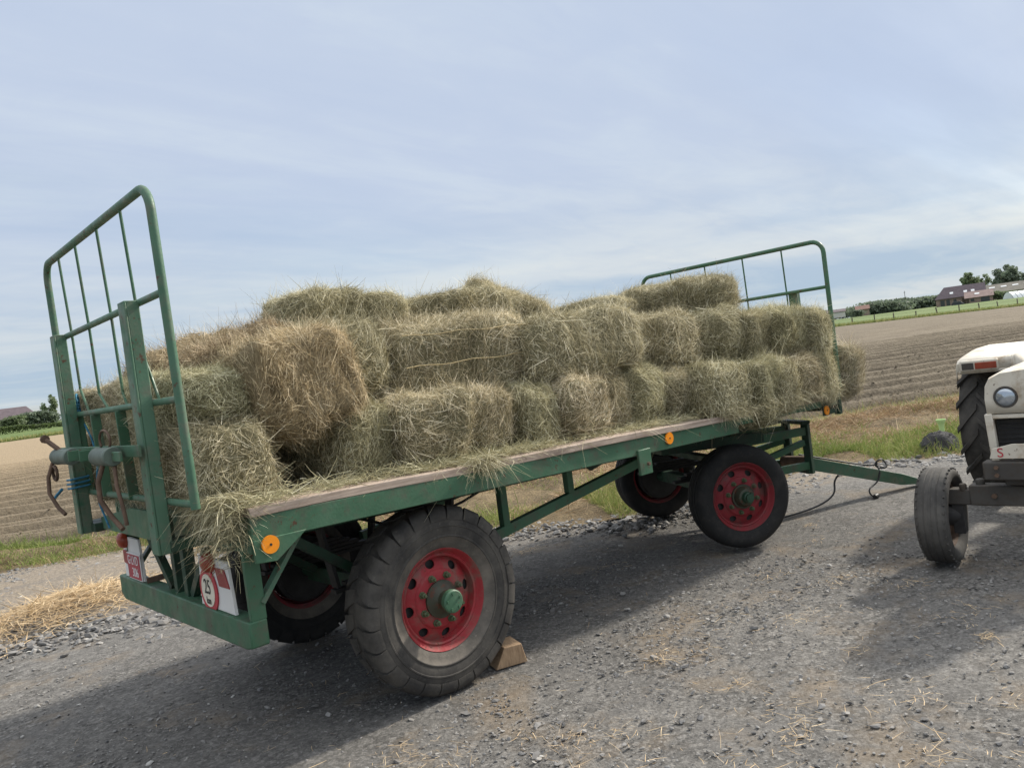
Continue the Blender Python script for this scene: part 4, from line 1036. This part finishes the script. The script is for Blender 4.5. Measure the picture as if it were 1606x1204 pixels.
def stone_mat():
    m, nt, b = newmat('crushed_stone')
    a = nt.nodes.new('ShaderNodeAttribute'); a.attribute_name = 'tint'
    c = ramp(nt, a.outputs['Fac'], [(0, (.09, .09, .09)), (.4, (.19, .185, .178)), (.75, (.29, .28, .265)), (1, (.46, .45, .42))])
    c = mix(nt, ramp(nt, tex_noise(nt, 30, 4), [(.4, 0.0), (.7, .35)]), c, (.16, .13, .10))
    nt.links.new(c, b.inputs['Base Color']); b.inputs['Roughness'].default_value = .85; return m
STONE = stone_mat()
g = np.random.default_rng(77)
CAMXY = np.array([-1.428, -3.476])
def in_view(n, rmax=16, power=1.6, lo=8, hi=86):
    az = np.radians(g.uniform(lo, hi, n)); r = 1.6+(rmax-1.6)*g.random(n)**power
    return CAMXY+np.stack([np.cos(az), np.sin(az)], 1)*r[:, None]
P = np.concatenate([in_view(34000, 15, 1.15), in_view(30000, 6.5, .8, 8, 84)])
s_ = P@NS; t_ = P@TS
lane = (np.minimum(np.abs(P[:, 1]-.25-.05*P[:, 0]), np.abs(P[:, 1]-1.85+.03*P[:, 0])) < .32) & (g.random(len(P)) < .65)
keep = (s_ < bank_in(t_)+.3) & ~lane
P = P[keep]; s_ = s_[keep]; t_ = t_[keep]
dens = .35+.65*(vnoise(P, 41, 1.1, 3) > .05)
edge = np.exp(-((s_-bank_in(t_)*.86)/.55)**2)
# wheel lanes are swept nearly clean
P = P[g.random(len(P)) < np.clip(dens*.8+edge, 0, 1)]
size = np.clip(g.lognormal(math.log(.0056), .5, len(P)), .003, .026)
stones('loose_gravel', np.concatenate([P, np.full((len(P), 1), .0)+size[:, None]*.1-.008], 1), size, STONE, 'loose grey crushed stone scattered over the yard', 'gravel', 4)
# coarser stone strip along the outer edge of the track
n = 5200; t = g.uniform(-5.5, 9, n); s = np.where(t < 0, 3.75+.06*t+.55*g.normal(size=n)*.5, bank_in(t)-.25+.28*g.normal(size=n))
P = xy(s, t); size = np.clip(g.lognormal(math.log(.020), .45, n), .008, .07)
stones('coarse_gravel', np.concatenate([P, size[:, None]*.12-.008], 1), size, STONE, 'coarse grey stones in a strip along the far edge of the track', 'gravel', 6)
n = 9000; t = g.uniform(-7, .5, n); s = g.uniform(4.1, 7.6, n); P = xy(s, t); size = np.clip(g.lognormal(math.log(.013), .5, n), .005, .05)
stones('dirt_pebbles', np.concatenate([P, size[:, None]*.12-.008], 1), size, STONE, 'pebbles strewn over the brown dirt left of the trailer', 'pebbles', 7)
def flat_straw(name, P, z, L, w, mat, label, cat, seed, lift=.06, tint=(.5, .22), kind='stuff'):
    g2 = np.random.default_rng(seed); n = len(P); d = g2.normal(size=(n, 3)); d[:, 2] *= lift; d = nrm(d)
    global RNG
    RNG = g2
    Ls = np.clip(g2.lognormal(math.log(L), .5, n), L*.3, L*3)
    V, Q, T = blades(np.concatenate([P, (z+g2.exponential(.004, n))[:, None]], 1), d, Ls, g2.uniform(w*.5, w*1.4, n), g2.normal(size=(n, 3))*Ls[:, None]*np.array([.15, .15, .04]), np.clip(tint[0]+tint[1]*g2.normal(size=n), 0, 1), nrm(np.array([0, 0, 1.])+.4*g2.normal(size=(n, 3))))
    o = link(name, np_mesh(name, V, Q, None, T), mat); tag(o, label, cat, kind=kind); return o
# straw wisps on the yard: clustered
cl = []
CC = np.concatenate([in_view(46, 7.5, 1.0, 10, 60), np.array([[1.9, -1.1], [2.2, -.6], [1.3, -1.0], [1.0, -1.2], [2.6, -1.4], [1.6, -1.6], [.9, -.6], [3.6, -.3], [2.9, -.9]])])
for c in CC:
    k = int(g.uniform(8, 60)); cl.append(c+g.normal(size=(k, 2))*g.uniform(.03, .13)*np.array([1.3, .8]))
cl.append(in_view(900, 9, 1.1, 9, 80)); cl.append(xy(g.uniform(4.0, 7.3, 900), g.uniform(-6, .5, 900))); P = np.concatenate(cl); P = P[(P@NS) < 6.5]
flat_straw('scattered_straw', P, np.zeros(len(P))+.004, .045, .0022, STRAW, 'wisps of pale straw scattered on the gravel', 'straw', 12)
# heap of straw on the left
n = 5200; q = g.normal(size=(n, 2)); q = q[np.hypot(q[:, 0], q[:, 1]) < 2.3]
hc = np.array([.15, 5.05]); e1 = np.array([.80, .60]); e2 = np.array([-.6, .80])
P = hc+q[:, :1]*e1*.62+q[:, 1:]*e2*.34
P = P+np.where(q[:, :1] < 0, 1, 0)*np.array([[-.25, -.06]])*np.abs(q[:, :1])
z = .17*np.exp(-.75*(q**2).sum(1))*g.random(len(q))**.35+.005
flat_straw('straw_heap', P, z, .13, .0048, STRAW, 'low heap of pale yellow straw on the ground left of the trailer', 'straw heap', 14, .22, kind=None)
# grass and dead stalks on the bank
def tufts(name, P, L, w, mat, label, seed, lean=.5, tint=(.5, .2), zoff=0.0, up=1.0):
    g2 = np.random.default_rng(seed); n = len(P); s = P@NS; t = P@TS
    global RNG
    RNG = g2
    z = np.where(s > 8.7, z_bank(s, t), np.maximum(z_bank(s, t), -.01))+zoff
    d = g2.normal(size=(n, 3))*lean; d[:, 2] = up; d = nrm(d)
    Ls = np.clip(g2.lognormal(math.log(L), .4, n), L*.35, L*2.4); b = g2.normal(size=(n, 3))*Ls[:, None]*.4; b[:, 2] -= Ls*.15
    V, Q, T = blades(np.concatenate([P, z[:, None]], 1), d, Ls, g2.uniform(w*.5, w*1.4, n), b, np.clip(tint[0]+tint[1]*g2.normal(size=n)+.2*vnoise(P, seed+3, 1.5, 2), 0, 1))
    o = link(name, np_mesh(name, V, Q, None, T), mat); tag(o, label, name.replace('_', ' '), kind='stuff'); return o
def band(n, t0, t1, f, thr=None, nf=1.3, seed=0):
    t = g.uniform(t0, t1, n); s = f(t, g.normal(size=n)); P = xy(s, t)
    if thr is not None: P = P[vnoise(P, seed, nf, 3) > thr]
    return P
G1 = [band(30000, -7, 17, lambda t, e: 9.0+.15*e, -.4, 1.1, 51),
      band(46000, 3.2, 17, lambda t, e: bank_in(t)+.7+.45*e, -.5, 1.0, 52),
      band(7000, -1, 3.5, lambda t, e: bank_in(t)+.45+.35*e, .1, 1.6, 53),
      band(5000, -7, -.5, lambda t, e: 7.9+.30*e, .1, 1.2, 54),
      band(12000, -1, 17, lambda t, e: bank_in(t)+1.6+.8*e, .1, 1.5, 55)]
P = np.concatenate(G1); P = P[(P@NS) > bank_in(P@TS)-.05]
tufts('verge_grass', P, .085, .0064, GRASS, 'green grass growing in tufts along the bank and the field edge', 61)
G2 = [band(20000, 1, 17, lambda t, e: 7.7+.42*e), band(24000, -2, 17, lambda t, e: bank_in(t)+1.9+.75*e, -.3, 1.4, 56), band(5000, -7, 1, lambda t, e: 8.1+.6*e, 0, 1.3, 57)]
P = np.concatenate(G2); P = P[(P@NS) > bank_in(P@TS)]
tufts('dry_grass', P, .13, .0058, DRYGRASS, 'dead brown grass lying over the bank', 62, 1.4, up=.45)
P = band(14000, 3.0, 17, lambda t, e: 7.95+.28*e, -.35, .9, 58)
s = P@NS; t = P@TS
flat_straw('cut_straw', P, z_bank(s, t)+.02, .16, .005, STRAW, 'pale cut straw lying along the top of the bank', 'straw', 63, .15)
# clods lying on the ploughed soil
n = 9000; s = 9.5+13*g.random(n)**1.6; t = g.uniform(-8, 30, n); P = xy(s, t); size = np.clip(g.lognormal(math.log(.020), .5, n), .008, .07)
zc = z_field(s, t)
stones('soil_clods', np.concatenate([P, (zc+size*.15)[:, None]], 1), size, SOIL, 'small clods of earth lying on the ploughed rows', 'soil clods', 9)
# rubble heap and rain gauge on the bank
def heap(name, c, size, seed, mat, label, cat, rz=0):
    m = MB(); nu, nv = 40, 16; vs = []
    for j in range(nv+1):
        th = math.pi/2*j/nv
        for i in range(nu): vs.append((math.cos(2*math.pi*i/nu)*math.cos(th)**.7, math.sin(2*math.pi*i/nu)*math.cos(th)**.7, math.sin(th)**.8))
    V = np.array(vs); V += .12*np.stack([vnoise(V, seed+k, 5, 3) for k in range(3)], 1)+.05*np.stack([vnoise(V, seed+k+5, 16, 2) for k in range(3)], 1)
    V *= np.array(size); m.add(V, [(j*nu+i, j*nu+(i+1) % nu, (j+1)*nu+(i+1) % nu, (j+1)*nu+i) for j in range(nv) for i in range(nu)])
    o = m.build(name, mat, angle=180); o.location = c; o.rotation_euler = (0, 0, rz); tag(o, label, cat); return o
HEAPM = ground_mat('dark_rubble', [(.3, (.05, .05, .052)), (.55, (.09, .088, .086)), (.75, (.15, .145, .14))], (8, 30, 90), .5, ((30, .8, .03), (90, .8, .02)))
heap('rubble_mound', (8.95, .52, float(z_bank(np.array([8.95*NS[0]+.52*NS[1]]), np.array([8.95*TS[0]+.52*TS[1]]))[0])-.03), (.235, .17, .23), 4, HEAPM, 'dark grey lump of rubble on the bank left of the tractor', 'rubble', R(-40))
gx, gy = 9.35, .62; gz = float(z_bank(np.array([gx*NS[0]+gy*NS[1]]), np.array([gx*TS[0]+gy*TS[1]]))[0])
m = MB(); m.lathe([(.0, .02), (.026, .02), (.034, .20), (.040, .225), (.056, .255), (.058, .275), (.052, .275), (.036, .23), (.0, .22)], (gx, gy, gz+.02), 'Z', n=20); m.box((gx, gy, gz), (.02, .02, .12))
tag(m.build('rain_gauge', GAUGE), 'small pale green plastic rain gauge standing on the bank', 'rain gauge')

# ------------------------------------------------------------------ far side of the field
CAM = np.array([-1.428, -3.476])
def at(az, dist): a = R(az); p = CAM+dist*np.array([math.cos(a), math.sin(a)]); return p
def gz_at(p): return float(z_far(np.array([p@NS]), np.array([p@TS]))[0])
def leaf_mat(name, c):
    m, nt, b = newmat(name)
    a = nt.nodes.new('ShaderNodeAttribute'); a.attribute_name = 'tint'
    nt.links.new(ramp(nt, a.outputs['Fac'], [(0, tuple(x*.55 for x in c)), (.5, c), (1, tuple(x*1.7 for x in c))]), b.inputs['Base Color'])
    b.inputs['Roughness'].default_value = .7
    t = nt.nodes.new('ShaderNodeBsdfTranslucent'); t.inputs[0].default_value = (*[x*1.3 for x in c], 1)
    ms = nt.nodes.new('ShaderNodeMixShader'); ms.inputs[0].default_value = .35
    nt.links.new(b.outputs[0], ms.inputs[1]); nt.links.new(t.outputs[0], ms.inputs[2]); nt.links.new(ms.outputs[0], nt.nodes['Material Output'].inputs[0]); return m
LEAF = leaf_mat('tree_leaves', (.15, .19, .10)); LEAF_D = leaf_mat('dark_leaves', (.135, .168, .115)); LEAF_P = leaf_mat('purple_leaves', (.06, .05, .05)); LEAF_L = leaf_mat('hedge_leaves', (.10, .14, .045))
BARK = plain('bark', (.07, .055, .04), .9, .3, 8)
def crown_cards(c, rad, n, sz, g2, nclump, hollow=.45):
    """leaf clumps spread through an uneven crown"""
    cc = g2.normal(size=(nclump, 3)); cc = nrm(cc)*g2.uniform(hollow, 1.0, (nclump, 1)); cc[:, 2] *= .95
    cr = g2.uniform(.20, .42, nclump)
    k = g2.integers(0, nclump, n); d = nrm(g2.normal(size=(n, 3)))*np.cbrt(g2.random((n, 1)))
    p = (cc[k]+d*cr[k][:, None])*np.array(rad)+np.array(c)
    u = nrm(g2.normal(size=(n, 3))); v = nrm(np.cross(u, g2.normal(size=(n, 3)))); s = sz*g2.uniform(.5, 1.3, (n, 1))
    V = np.stack([p-u*s, p+v*s*.6, p+u*s, p-v*s*.6], 1).reshape(-1, 3)
    t = np.clip(.5+.22*g2.normal(size=nclump)[k]+.15*g2.normal(size=n), 0, 1)
    return V, np.arange(n*4).reshape(-1, 4), np.repeat(t, 4)
def tree(label, az, dist, h, w, mat, seed, trunk=.25, n=2600, nclump=26, sz=.35, cat='tree', name='tree', dz_=0):
    p = at(az, dist); z = gz_at(p)+dz_; g2 = np.random.default_rng(seed)
    T = empty(name, (p[0], p[1], z)); tag(T, label, cat)
    hc = h*trunk; rz = (h-hc)/2*1.0
    m = MB(); r0 = h*.03
    m.tube([(0, 0, -.5), (.02*h, 0, hc), (0, .02*h, hc+rz*.9)], [r0*1.2, r0*.8, r0*.3], 8)
    for k in range(5):
        a = k*1.3+seed; m.tube([(.01*h, 0, hc*.9+k*.05*h), (.5*w*.55*math.cos(a), .5*w*.55*math.sin(a), hc+rz*(.5+.15*k))], [r0*.5, r0*.15], 6)
    m.build('trunk', BARK, T)
    V, Q, t = crown_cards((0, 0, hc+rz), (w/2, w/2, rz), n, sz, g2, nclump)
    link('crown', np_mesh('crown', V, Q, None, t), mat, T); return T
def hedge_mesh(pts, hgt, dep, n, sz, seed):
    """leafy strip along points (x, y), uneven top"""
    g2 = np.random.default_rng(seed); pts = np.array(pts); seg = np.linalg.norm(np.diff(pts, axis=0), axis=1); cum = np.concatenate([[0], np.cumsum(seg)])
    u = g2.uniform(0, cum[-1], n); x = np.interp(u, cum, pts[:, 0]); y = np.interp(u, cum, pts[:, 1])
    zb = z_far(np.stack([x, y], 1)@NS, np.stack([x, y], 1)@TS)
    ht = hgt*(.82+.30*vnoise(u[:, None], seed, .35, 4)); p = np.stack([x+g2.normal(size=n)*dep*.4, y+g2.normal(size=n)*dep*.4, zb+ht*np.sqrt(g2.random(n))], 1)
    a = nrm(g2.normal(size=(n, 3))); b = nrm(np.cross(a, g2.normal(size=(n, 3)))); s = sz*g2.uniform(.5, 1.3, (n, 1))
    V = np.stack([p-a*s, p+b*s*.6, p+a*s, p-b*s*.6], 1).reshape(-1, 3)
    return np_mesh('hedge', V, np.arange(n*4).reshape(-1, 4), None, np.repeat(np.clip(.5+.2*g2.normal(size=n)+.25*vnoise(p, seed+1, .5, 2), 0, 1), 4))
BRICK = plain('brown_brick', (.25, .185, .15), .9, .25, .8); TILE = plain('purple_brown_tiles', (.105, .08, .088), .8, .22, 1.2); TILE_P = plain('pinkish_tiles', (.26, .185, .165), .85, .2, 1.0)
TILE_O = plain('olive_grey_sheets', (.17, .155, .125), .85, .2, .8); RENDER = plain('pale_wall', (.55, .53, .5), .9, .1, 2); SKYL = plain('roof_light_sheet', (.78, .78, .76), .3, .05, 5)
WINM = plain('dark_window', (.04, .045, .05), .2, .2, 3); TILE_R = plain('red_tiles', (.20, .11, .085), .85, .2, 1); FOIL = plain('white_poly_film', (.72, .74, .74), .35, .08, 1.5)
def house(name, label, cat, az, dist, w, d, he, hr, roof, wall, hipl=0, hipr=0, yaw=0, skyl=(), wins=(), doors=(), base=None, over=.35, chim=None):
    p = at(az, dist); z = gz_at(p) if base is None else base
    T = empty(name, (p[0], p[1], z), R(az-90+yaw)); tag(T, label, cat)
    m = MB(); m.box((0, d/2, he/2-.5), (w, d, he+1)); 
    if not hipl: m.prism([(-w/2, 0, he), (-w/2, d, he), (-w/2, d/2, hr-.1)], (.2, 0, 0))
    if not hipr: m.prism([(w/2-.2, 0, he), (w/2-.2, d, he), (w/2-.2, d/2, hr-.1)], (.2, 0, 0))
    m.build('wall', wall, T)
    o = over; e = he-o*(hr-he)/(d/2)*.8
    A_, B_, C_, D_ = (-w/2-o, -o, e), (w/2+o, -o, e), (w/2+o, d+o, e), (-w/2-o, d+o, e); E_, F_ = (-w/2-o+hipl, d/2, hr), (w/2+o-hipr, d/2, hr)
    m = MB(); up = lambda q: (q[0], q[1], q[2]+.15)
    P6 = [A_, B_, C_, D_, E_, F_]; m.add(P6+[up(q) for q in P6], [(6, 7, 11, 10), (8, 9, 10, 11), (9, 6, 10), (7, 8, 11), (0, 4, 5, 1), (2, 5, 4, 3), (3, 4, 0), (1, 5, 2), (0, 1, 7, 6), (1, 2, 8, 7), (2, 3, 9, 8), (3, 0, 6, 9)])
    rf = m.build('roof', roof, T, smooth=False)
    if chim is not None:
        m = MB(); m.box((chim, d/2, hr+.4), (.7, .7, 1.4)); m.build('chimney', wall, rf)
    sl = Vector((0, d/2, hr-he)).normalized(); nr = Vector((0, -sl.z, sl.y))
    for (x, f, sw, sh) in skyl:
        c = Vector((x, -o, e+.15)).lerp(Vector((x, d/2, hr+.15)), f)+nr*.04
        m = MB(); m.box(c, (sw, sh, .06), Matrix((Vector((1, 0, 0)), sl, nr)).transposed()); m.build('skylight', SKYL, rf)
    for (x, zc, ww, wh) in wins: m = MB(); m.box((x, -.02, zc), (ww, .08, wh)); m.build('window', WINM, T)
    for (x, ww, wh) in doors: m = MB(); m.box((x, -.03, wh/2), (ww, .08, wh)); m.build('door', WINM if ww > 2 else BARK, T)
    return T
house('farmhouse', 'brown brick farmhouse with a dark tiled roof and skylights beyond the field on the right', 'house', 18.95, 300, 14.2, 9, 2.7, 6.2, TILE, BRICK, 3.0, .0, 0, ((-2.4, .42, 1.0, 1.0), (1.6, .42, 1.0, 1.0), (3.7, .42, 1.0, 1.0)), ((-5.2, 1.2, 1.2, 1.9), (-3.6, 1.2, 1.0, 1.9), (-1.6, 1.5, .9, 1.0), (2.2, 1.5, .8, 1.0)), ((.9, 1.0, 2.1),), base=2.0)
house('farm_outbuilding', 'low outbuilding with a pinkish tiled roof at the right end of the farmhouse', 'outbuilding', 17.95, 293, 7.4, 6, 1.9, 3.7, TILE_P, BRICK, 0, 0, 0, ((-.5, .55, 1.3, .8),), ((-1.9, 1.1, 1.0, .8),), ((1.6, 2.4, 1.7), (-3.2, .8, 1.8)), base=1.9)
house('long_barn', 'long low barn with an olive grey roof and a row of skylights', 'barn', 15.6, 318, 22, 10, 2.6, 5.3, TILE_O, BRICK, 0, 0, 2, tuple((-9+3.4*k, .62, 1.7, .7) for k in range(6)), base=2.0)
house('village_house', 'pale low house with a grey roof far off behind the front gate', 'house', 26.15, 420, 8, 7, 1.8, 3.0, TILE, RENDER, base=4.6)
house('red_roofed_house', 'small house with a red tiled roof half hidden by bushes', 'house', 24.55, 400, 5.5, 6, 2.0, 3.6, TILE_R, BRICK, base=3.9)
house('hip_roofed_house', 'house with a purple grey hipped roof beyond the field on the left', 'house', 81.1, 228, 15.0, 9, 2.9, 5.4, TILE, RENDER, 0, 2.4, -3, wins=((3.2, 1.5, 1.2, 1.3), (5.6, 1.5, 1.0, 1.2)), base=1.6)
house('gabled_extension', 'brick gable end in front of the house at the left edge', 'house', 81.75, 218, 6, 5.5, 2.7, 4.7, TILE, BRICK, 0, 1.5, 0, base=1.5)
# polytunnel
p = at(16.05, 285); PT = empty('polytunnel', (p[0], p[1], 1.85), R(16.05-90+38)); tag(PT, 'white plastic polytunnel in front of the bushes at the right edge', 'polytunnel')
m = MB(); pr = [(0, -2.3+4.6*k/14, 2.05*math.sin(math.pi*k/14)**.8) for k in range(15)]
m.add([(x, 3+4*y/4.6*.0+b, z) if False else (x, b, z) for (x0, b, z) in pr for x in (-2.6, 3.4)], [(2*k, 2*k+1, 2*k+3, 2*k+2) for k in range(14)]+[tuple(range(0, 30, 2)), tuple(range(1, 30, 2))[::-1]])
m.build('film', FOIL, PT)
m = MB()
for k in range(5): m.tube([(-2.6+1.5*k, b*1.012, z*1.012) for (_, b, z) in pr], .045, 6)
m.build('hoop', GREASY, PT)
# parked car by the farmhouse
p = at(19.12, 288); CARM = plain('dark_car_paint', (.03, .035, .05), .25, .1, 2); CT = empty('parked_car', (p[0], p[1], 1.75), R(19.1-90)); tag(CT, 'dark parked car in front of the farmhouse wall', 'car')
m = MB(); m.prism([(-1.75, 0, .28), (1.75, 0, .28), (1.75, 0, .80), (1.15, 0, .88), (.70, 0, 1.42), (-1.2, 0, 1.45), (-1.70, 0, .92)], (0, 1.7, 0)); m.build('body', CARM, CT, bevel=.08)
m = MB(); m.prism([(-1.5, -.01, .95), (1.0, -.01, .92), (.66, -.01, 1.36), (-1.12, -.01, 1.38)], (0, .03, 0)); m.build('window', WINM, CT)
for x in (-1.1, 1.15):
    for y in (.08, 1.62): m = MB(); m.lathe([(0, -.1), (.3, -.1), (.32, -.06), (.32, .06), (.3, .1), (0, .1)], (x, y, .32), n=18); m.build('wheel', TYRE, CT)
# trees behind the farm
tree('rounded tree with an open crown behind the left half of the farmhouse roof', 18.35, 335, 10.3, 6.2, LEAF, 3, .42, 2600, 24, .42)
tree('thin see-through tree between the two fuller trees behind the farmhouse', 17.62, 345, 10.4, 5.6, LEAF, 5, .45, 900, 18, .34)
tree('broad dense tree, biggest one behind the long barn', 16.45, 335, 11.2, 9.4, LEAF_D, 8, .22, 4600, 34, .48)
tree('tree cut by the right edge of the photo', 15.2, 330, 9.6, 5.5, LEAF_D, 9, .3, 2200, 22, .45)
def bushes(name, label, cat, az0, az1, dist, h, dep, n, sz, mat, seed, kind=None, dz_=0):
    pts = [at(a, dist) for a in np.linspace(az0, az1, 8)]; o = link(name, hedge_mesh(pts, h, dep, n, sz, seed), mat); o.location.z = dz_; tag(o, label, cat, kind=kind); return o
bushes('hedge', 'leafy hedge in front of the long barn', 'hedge', 17.35, 15.0, 296, 3.0, 2.2, 3200, .40, LEAF, 5, dz_=-.3)
bushes('bush', 'round bush in front of the red roofed house', 'bush', 25.15, 24.65, 360, 3.0, 2.0, 900, .4, LEAF_D, 6, dz_=-.2)
# far woods read as one mass
bushes('woodland', 'dark wood on the horizon left of the farmhouse', 'wood', 24.7, 22.55, 430, 7.6, 8, 9000, .75, LEAF_D, 11, 'stuff', -1.5)
bushes('woodland', 'lower distant wood between the dark wood and the farmhouse', 'wood', 22.9, 19.6, 470, 8.0, 8, 9000, .8, LEAF_D, 15, 'stuff', -1.5)
bushes('woodland', 'far thin line of trees behind the front gate', 'wood', 27.6, 24.5, 520, 6.0, 8, 5000, .7, LEAF_D, 17, 'stuff', .0)
bushes('woodland', 'distant tree line seen behind the load', 'wood', 75.5, 27.5, 620, 7.0, 12, 22000, 1.0, LEAF_D, 19, 'stuff', 1.0)
# left side
bushes('hedge', 'long clipped hedge behind the green strip on the left', 'hedge', 88, 74.5, 158, 1.25, .9, 9000, .16, LEAF_L, 21)
bushes('shrub', 'big shrub in front of the brick gable on the left', 'shrub', 81.0, 80.1, 190, 3.0, 1.4, 1500, .30, LEAF, 23)
bushes('shrub', 'row of dark shrubs in front of the hipped roof', 'shrub', 80.1, 78.2, 196, 2.7, 1.4, 3000, .30, LEAF_D, 25)
tree('pointed loose tree right of the hipped roof on the left', 78.5, 205, 6.3, 3.6, LEAF, 27, .12, 1500, 20, .26)
tree('dark rounded tree seen between the rear gate posts', 77.05, 210, 7.0, 4.6, LEAF_D, 29, .12, 2200, 24, .28)
tree('purple brown tree seen through the rear gate rods', 76.05, 208, 5.6, 4.6, LEAF_P, 31, .12, 2200, 24, .28)
tree('small green tree at the left edge behind the hedge', 83.0, 200, 5.5, 4.5, LEAF, 33, .15, 1600, 20, .28)
# fence along the far side of the field
FT = empty('wire_fence', tuple(xy(np.array(112.0), np.array(60.0)))+(0,)); tag(FT, 'wire fence with wooden posts along the far edge of the ploughed field', 'fence')
POST = plain('fence_post_wood', (.12, .10, .08), .9, .3, 6)
fo = np.array(FT.location[:2]); gg = np.random.default_rng(3); tops = []; pm = None
for k, t in enumerate(np.arange(38, 141, 4.1)):
    q = xy(np.array(112.0), np.array(t+gg.normal()*.25)); z = float(z_far(np.array([112.0]), np.array([t]))[0])
    if pm is None:
        m = MB(); m.prism([(-.075, -.075, -.4), (.075, -.075, -.4), (.075, .075, -.4), (-.075, .075, -.4)], (0, 0, 1.75)); o = m.build('post', POST, FT); pm = o
    else: o = pm.copy(); COL.objects.link(o)
    o.location = (q[0]-fo[0], q[1]-fo[1], z); o.rotation_euler = (gg.normal()*.05, gg.normal()*.05, gg.uniform(0, 1)); o.scale.z = gg.uniform(.8, 1.1)
    tops.append((q[0]-fo[0], q[1]-fo[1], z))
for h in (.45, 1.0): m = MB(); m.tube([(x, y, z+h) for (x, y, z) in tops], .012, 5); m.build('wire', GREASY, FT)
# tall fringe of grass along that fence and the left field edge
n = 26000; t = g.uniform(-60, 150, n); s = 110.4+np.abs(g.normal(size=n))*1.3; P = xy(s, t); RNG = np.random.default_rng(9)
d = g.normal(size=(n, 3))*.3; d[:, 2] = 1; L_ = g.uniform(.2, .5, n)
V, Q, T_ = blades(np.concatenate([P, z_far(s, t)[:, None]], 1), nrm(d), L_, np.full(n, .07), g.normal(size=(n, 3))*.1, np.clip(.72+.2*g.normal(size=n), 0, 1))
tag(link('field_edge_grass', np_mesh('field_edge_grass', V, Q, None, T_), GRASS), 'taller yellowish grass along the far edge of the field', 'grass', kind='stuff')
# telegraph pole
p = at(22.0, 440); m = MB(); m.tube([(0, 0, 0), (0, 0, 9.5)], [.16, .11], 8); m.box((0, 0, 8.8), (1.6, .12, .12)); o = m.build('telegraph_pole', BARK); o.location = (p[0], p[1], gz_at(p)); o.rotation_euler = (0, 0, 1)
tag(o, 'thin telegraph pole standing over the distant wood', 'pole')
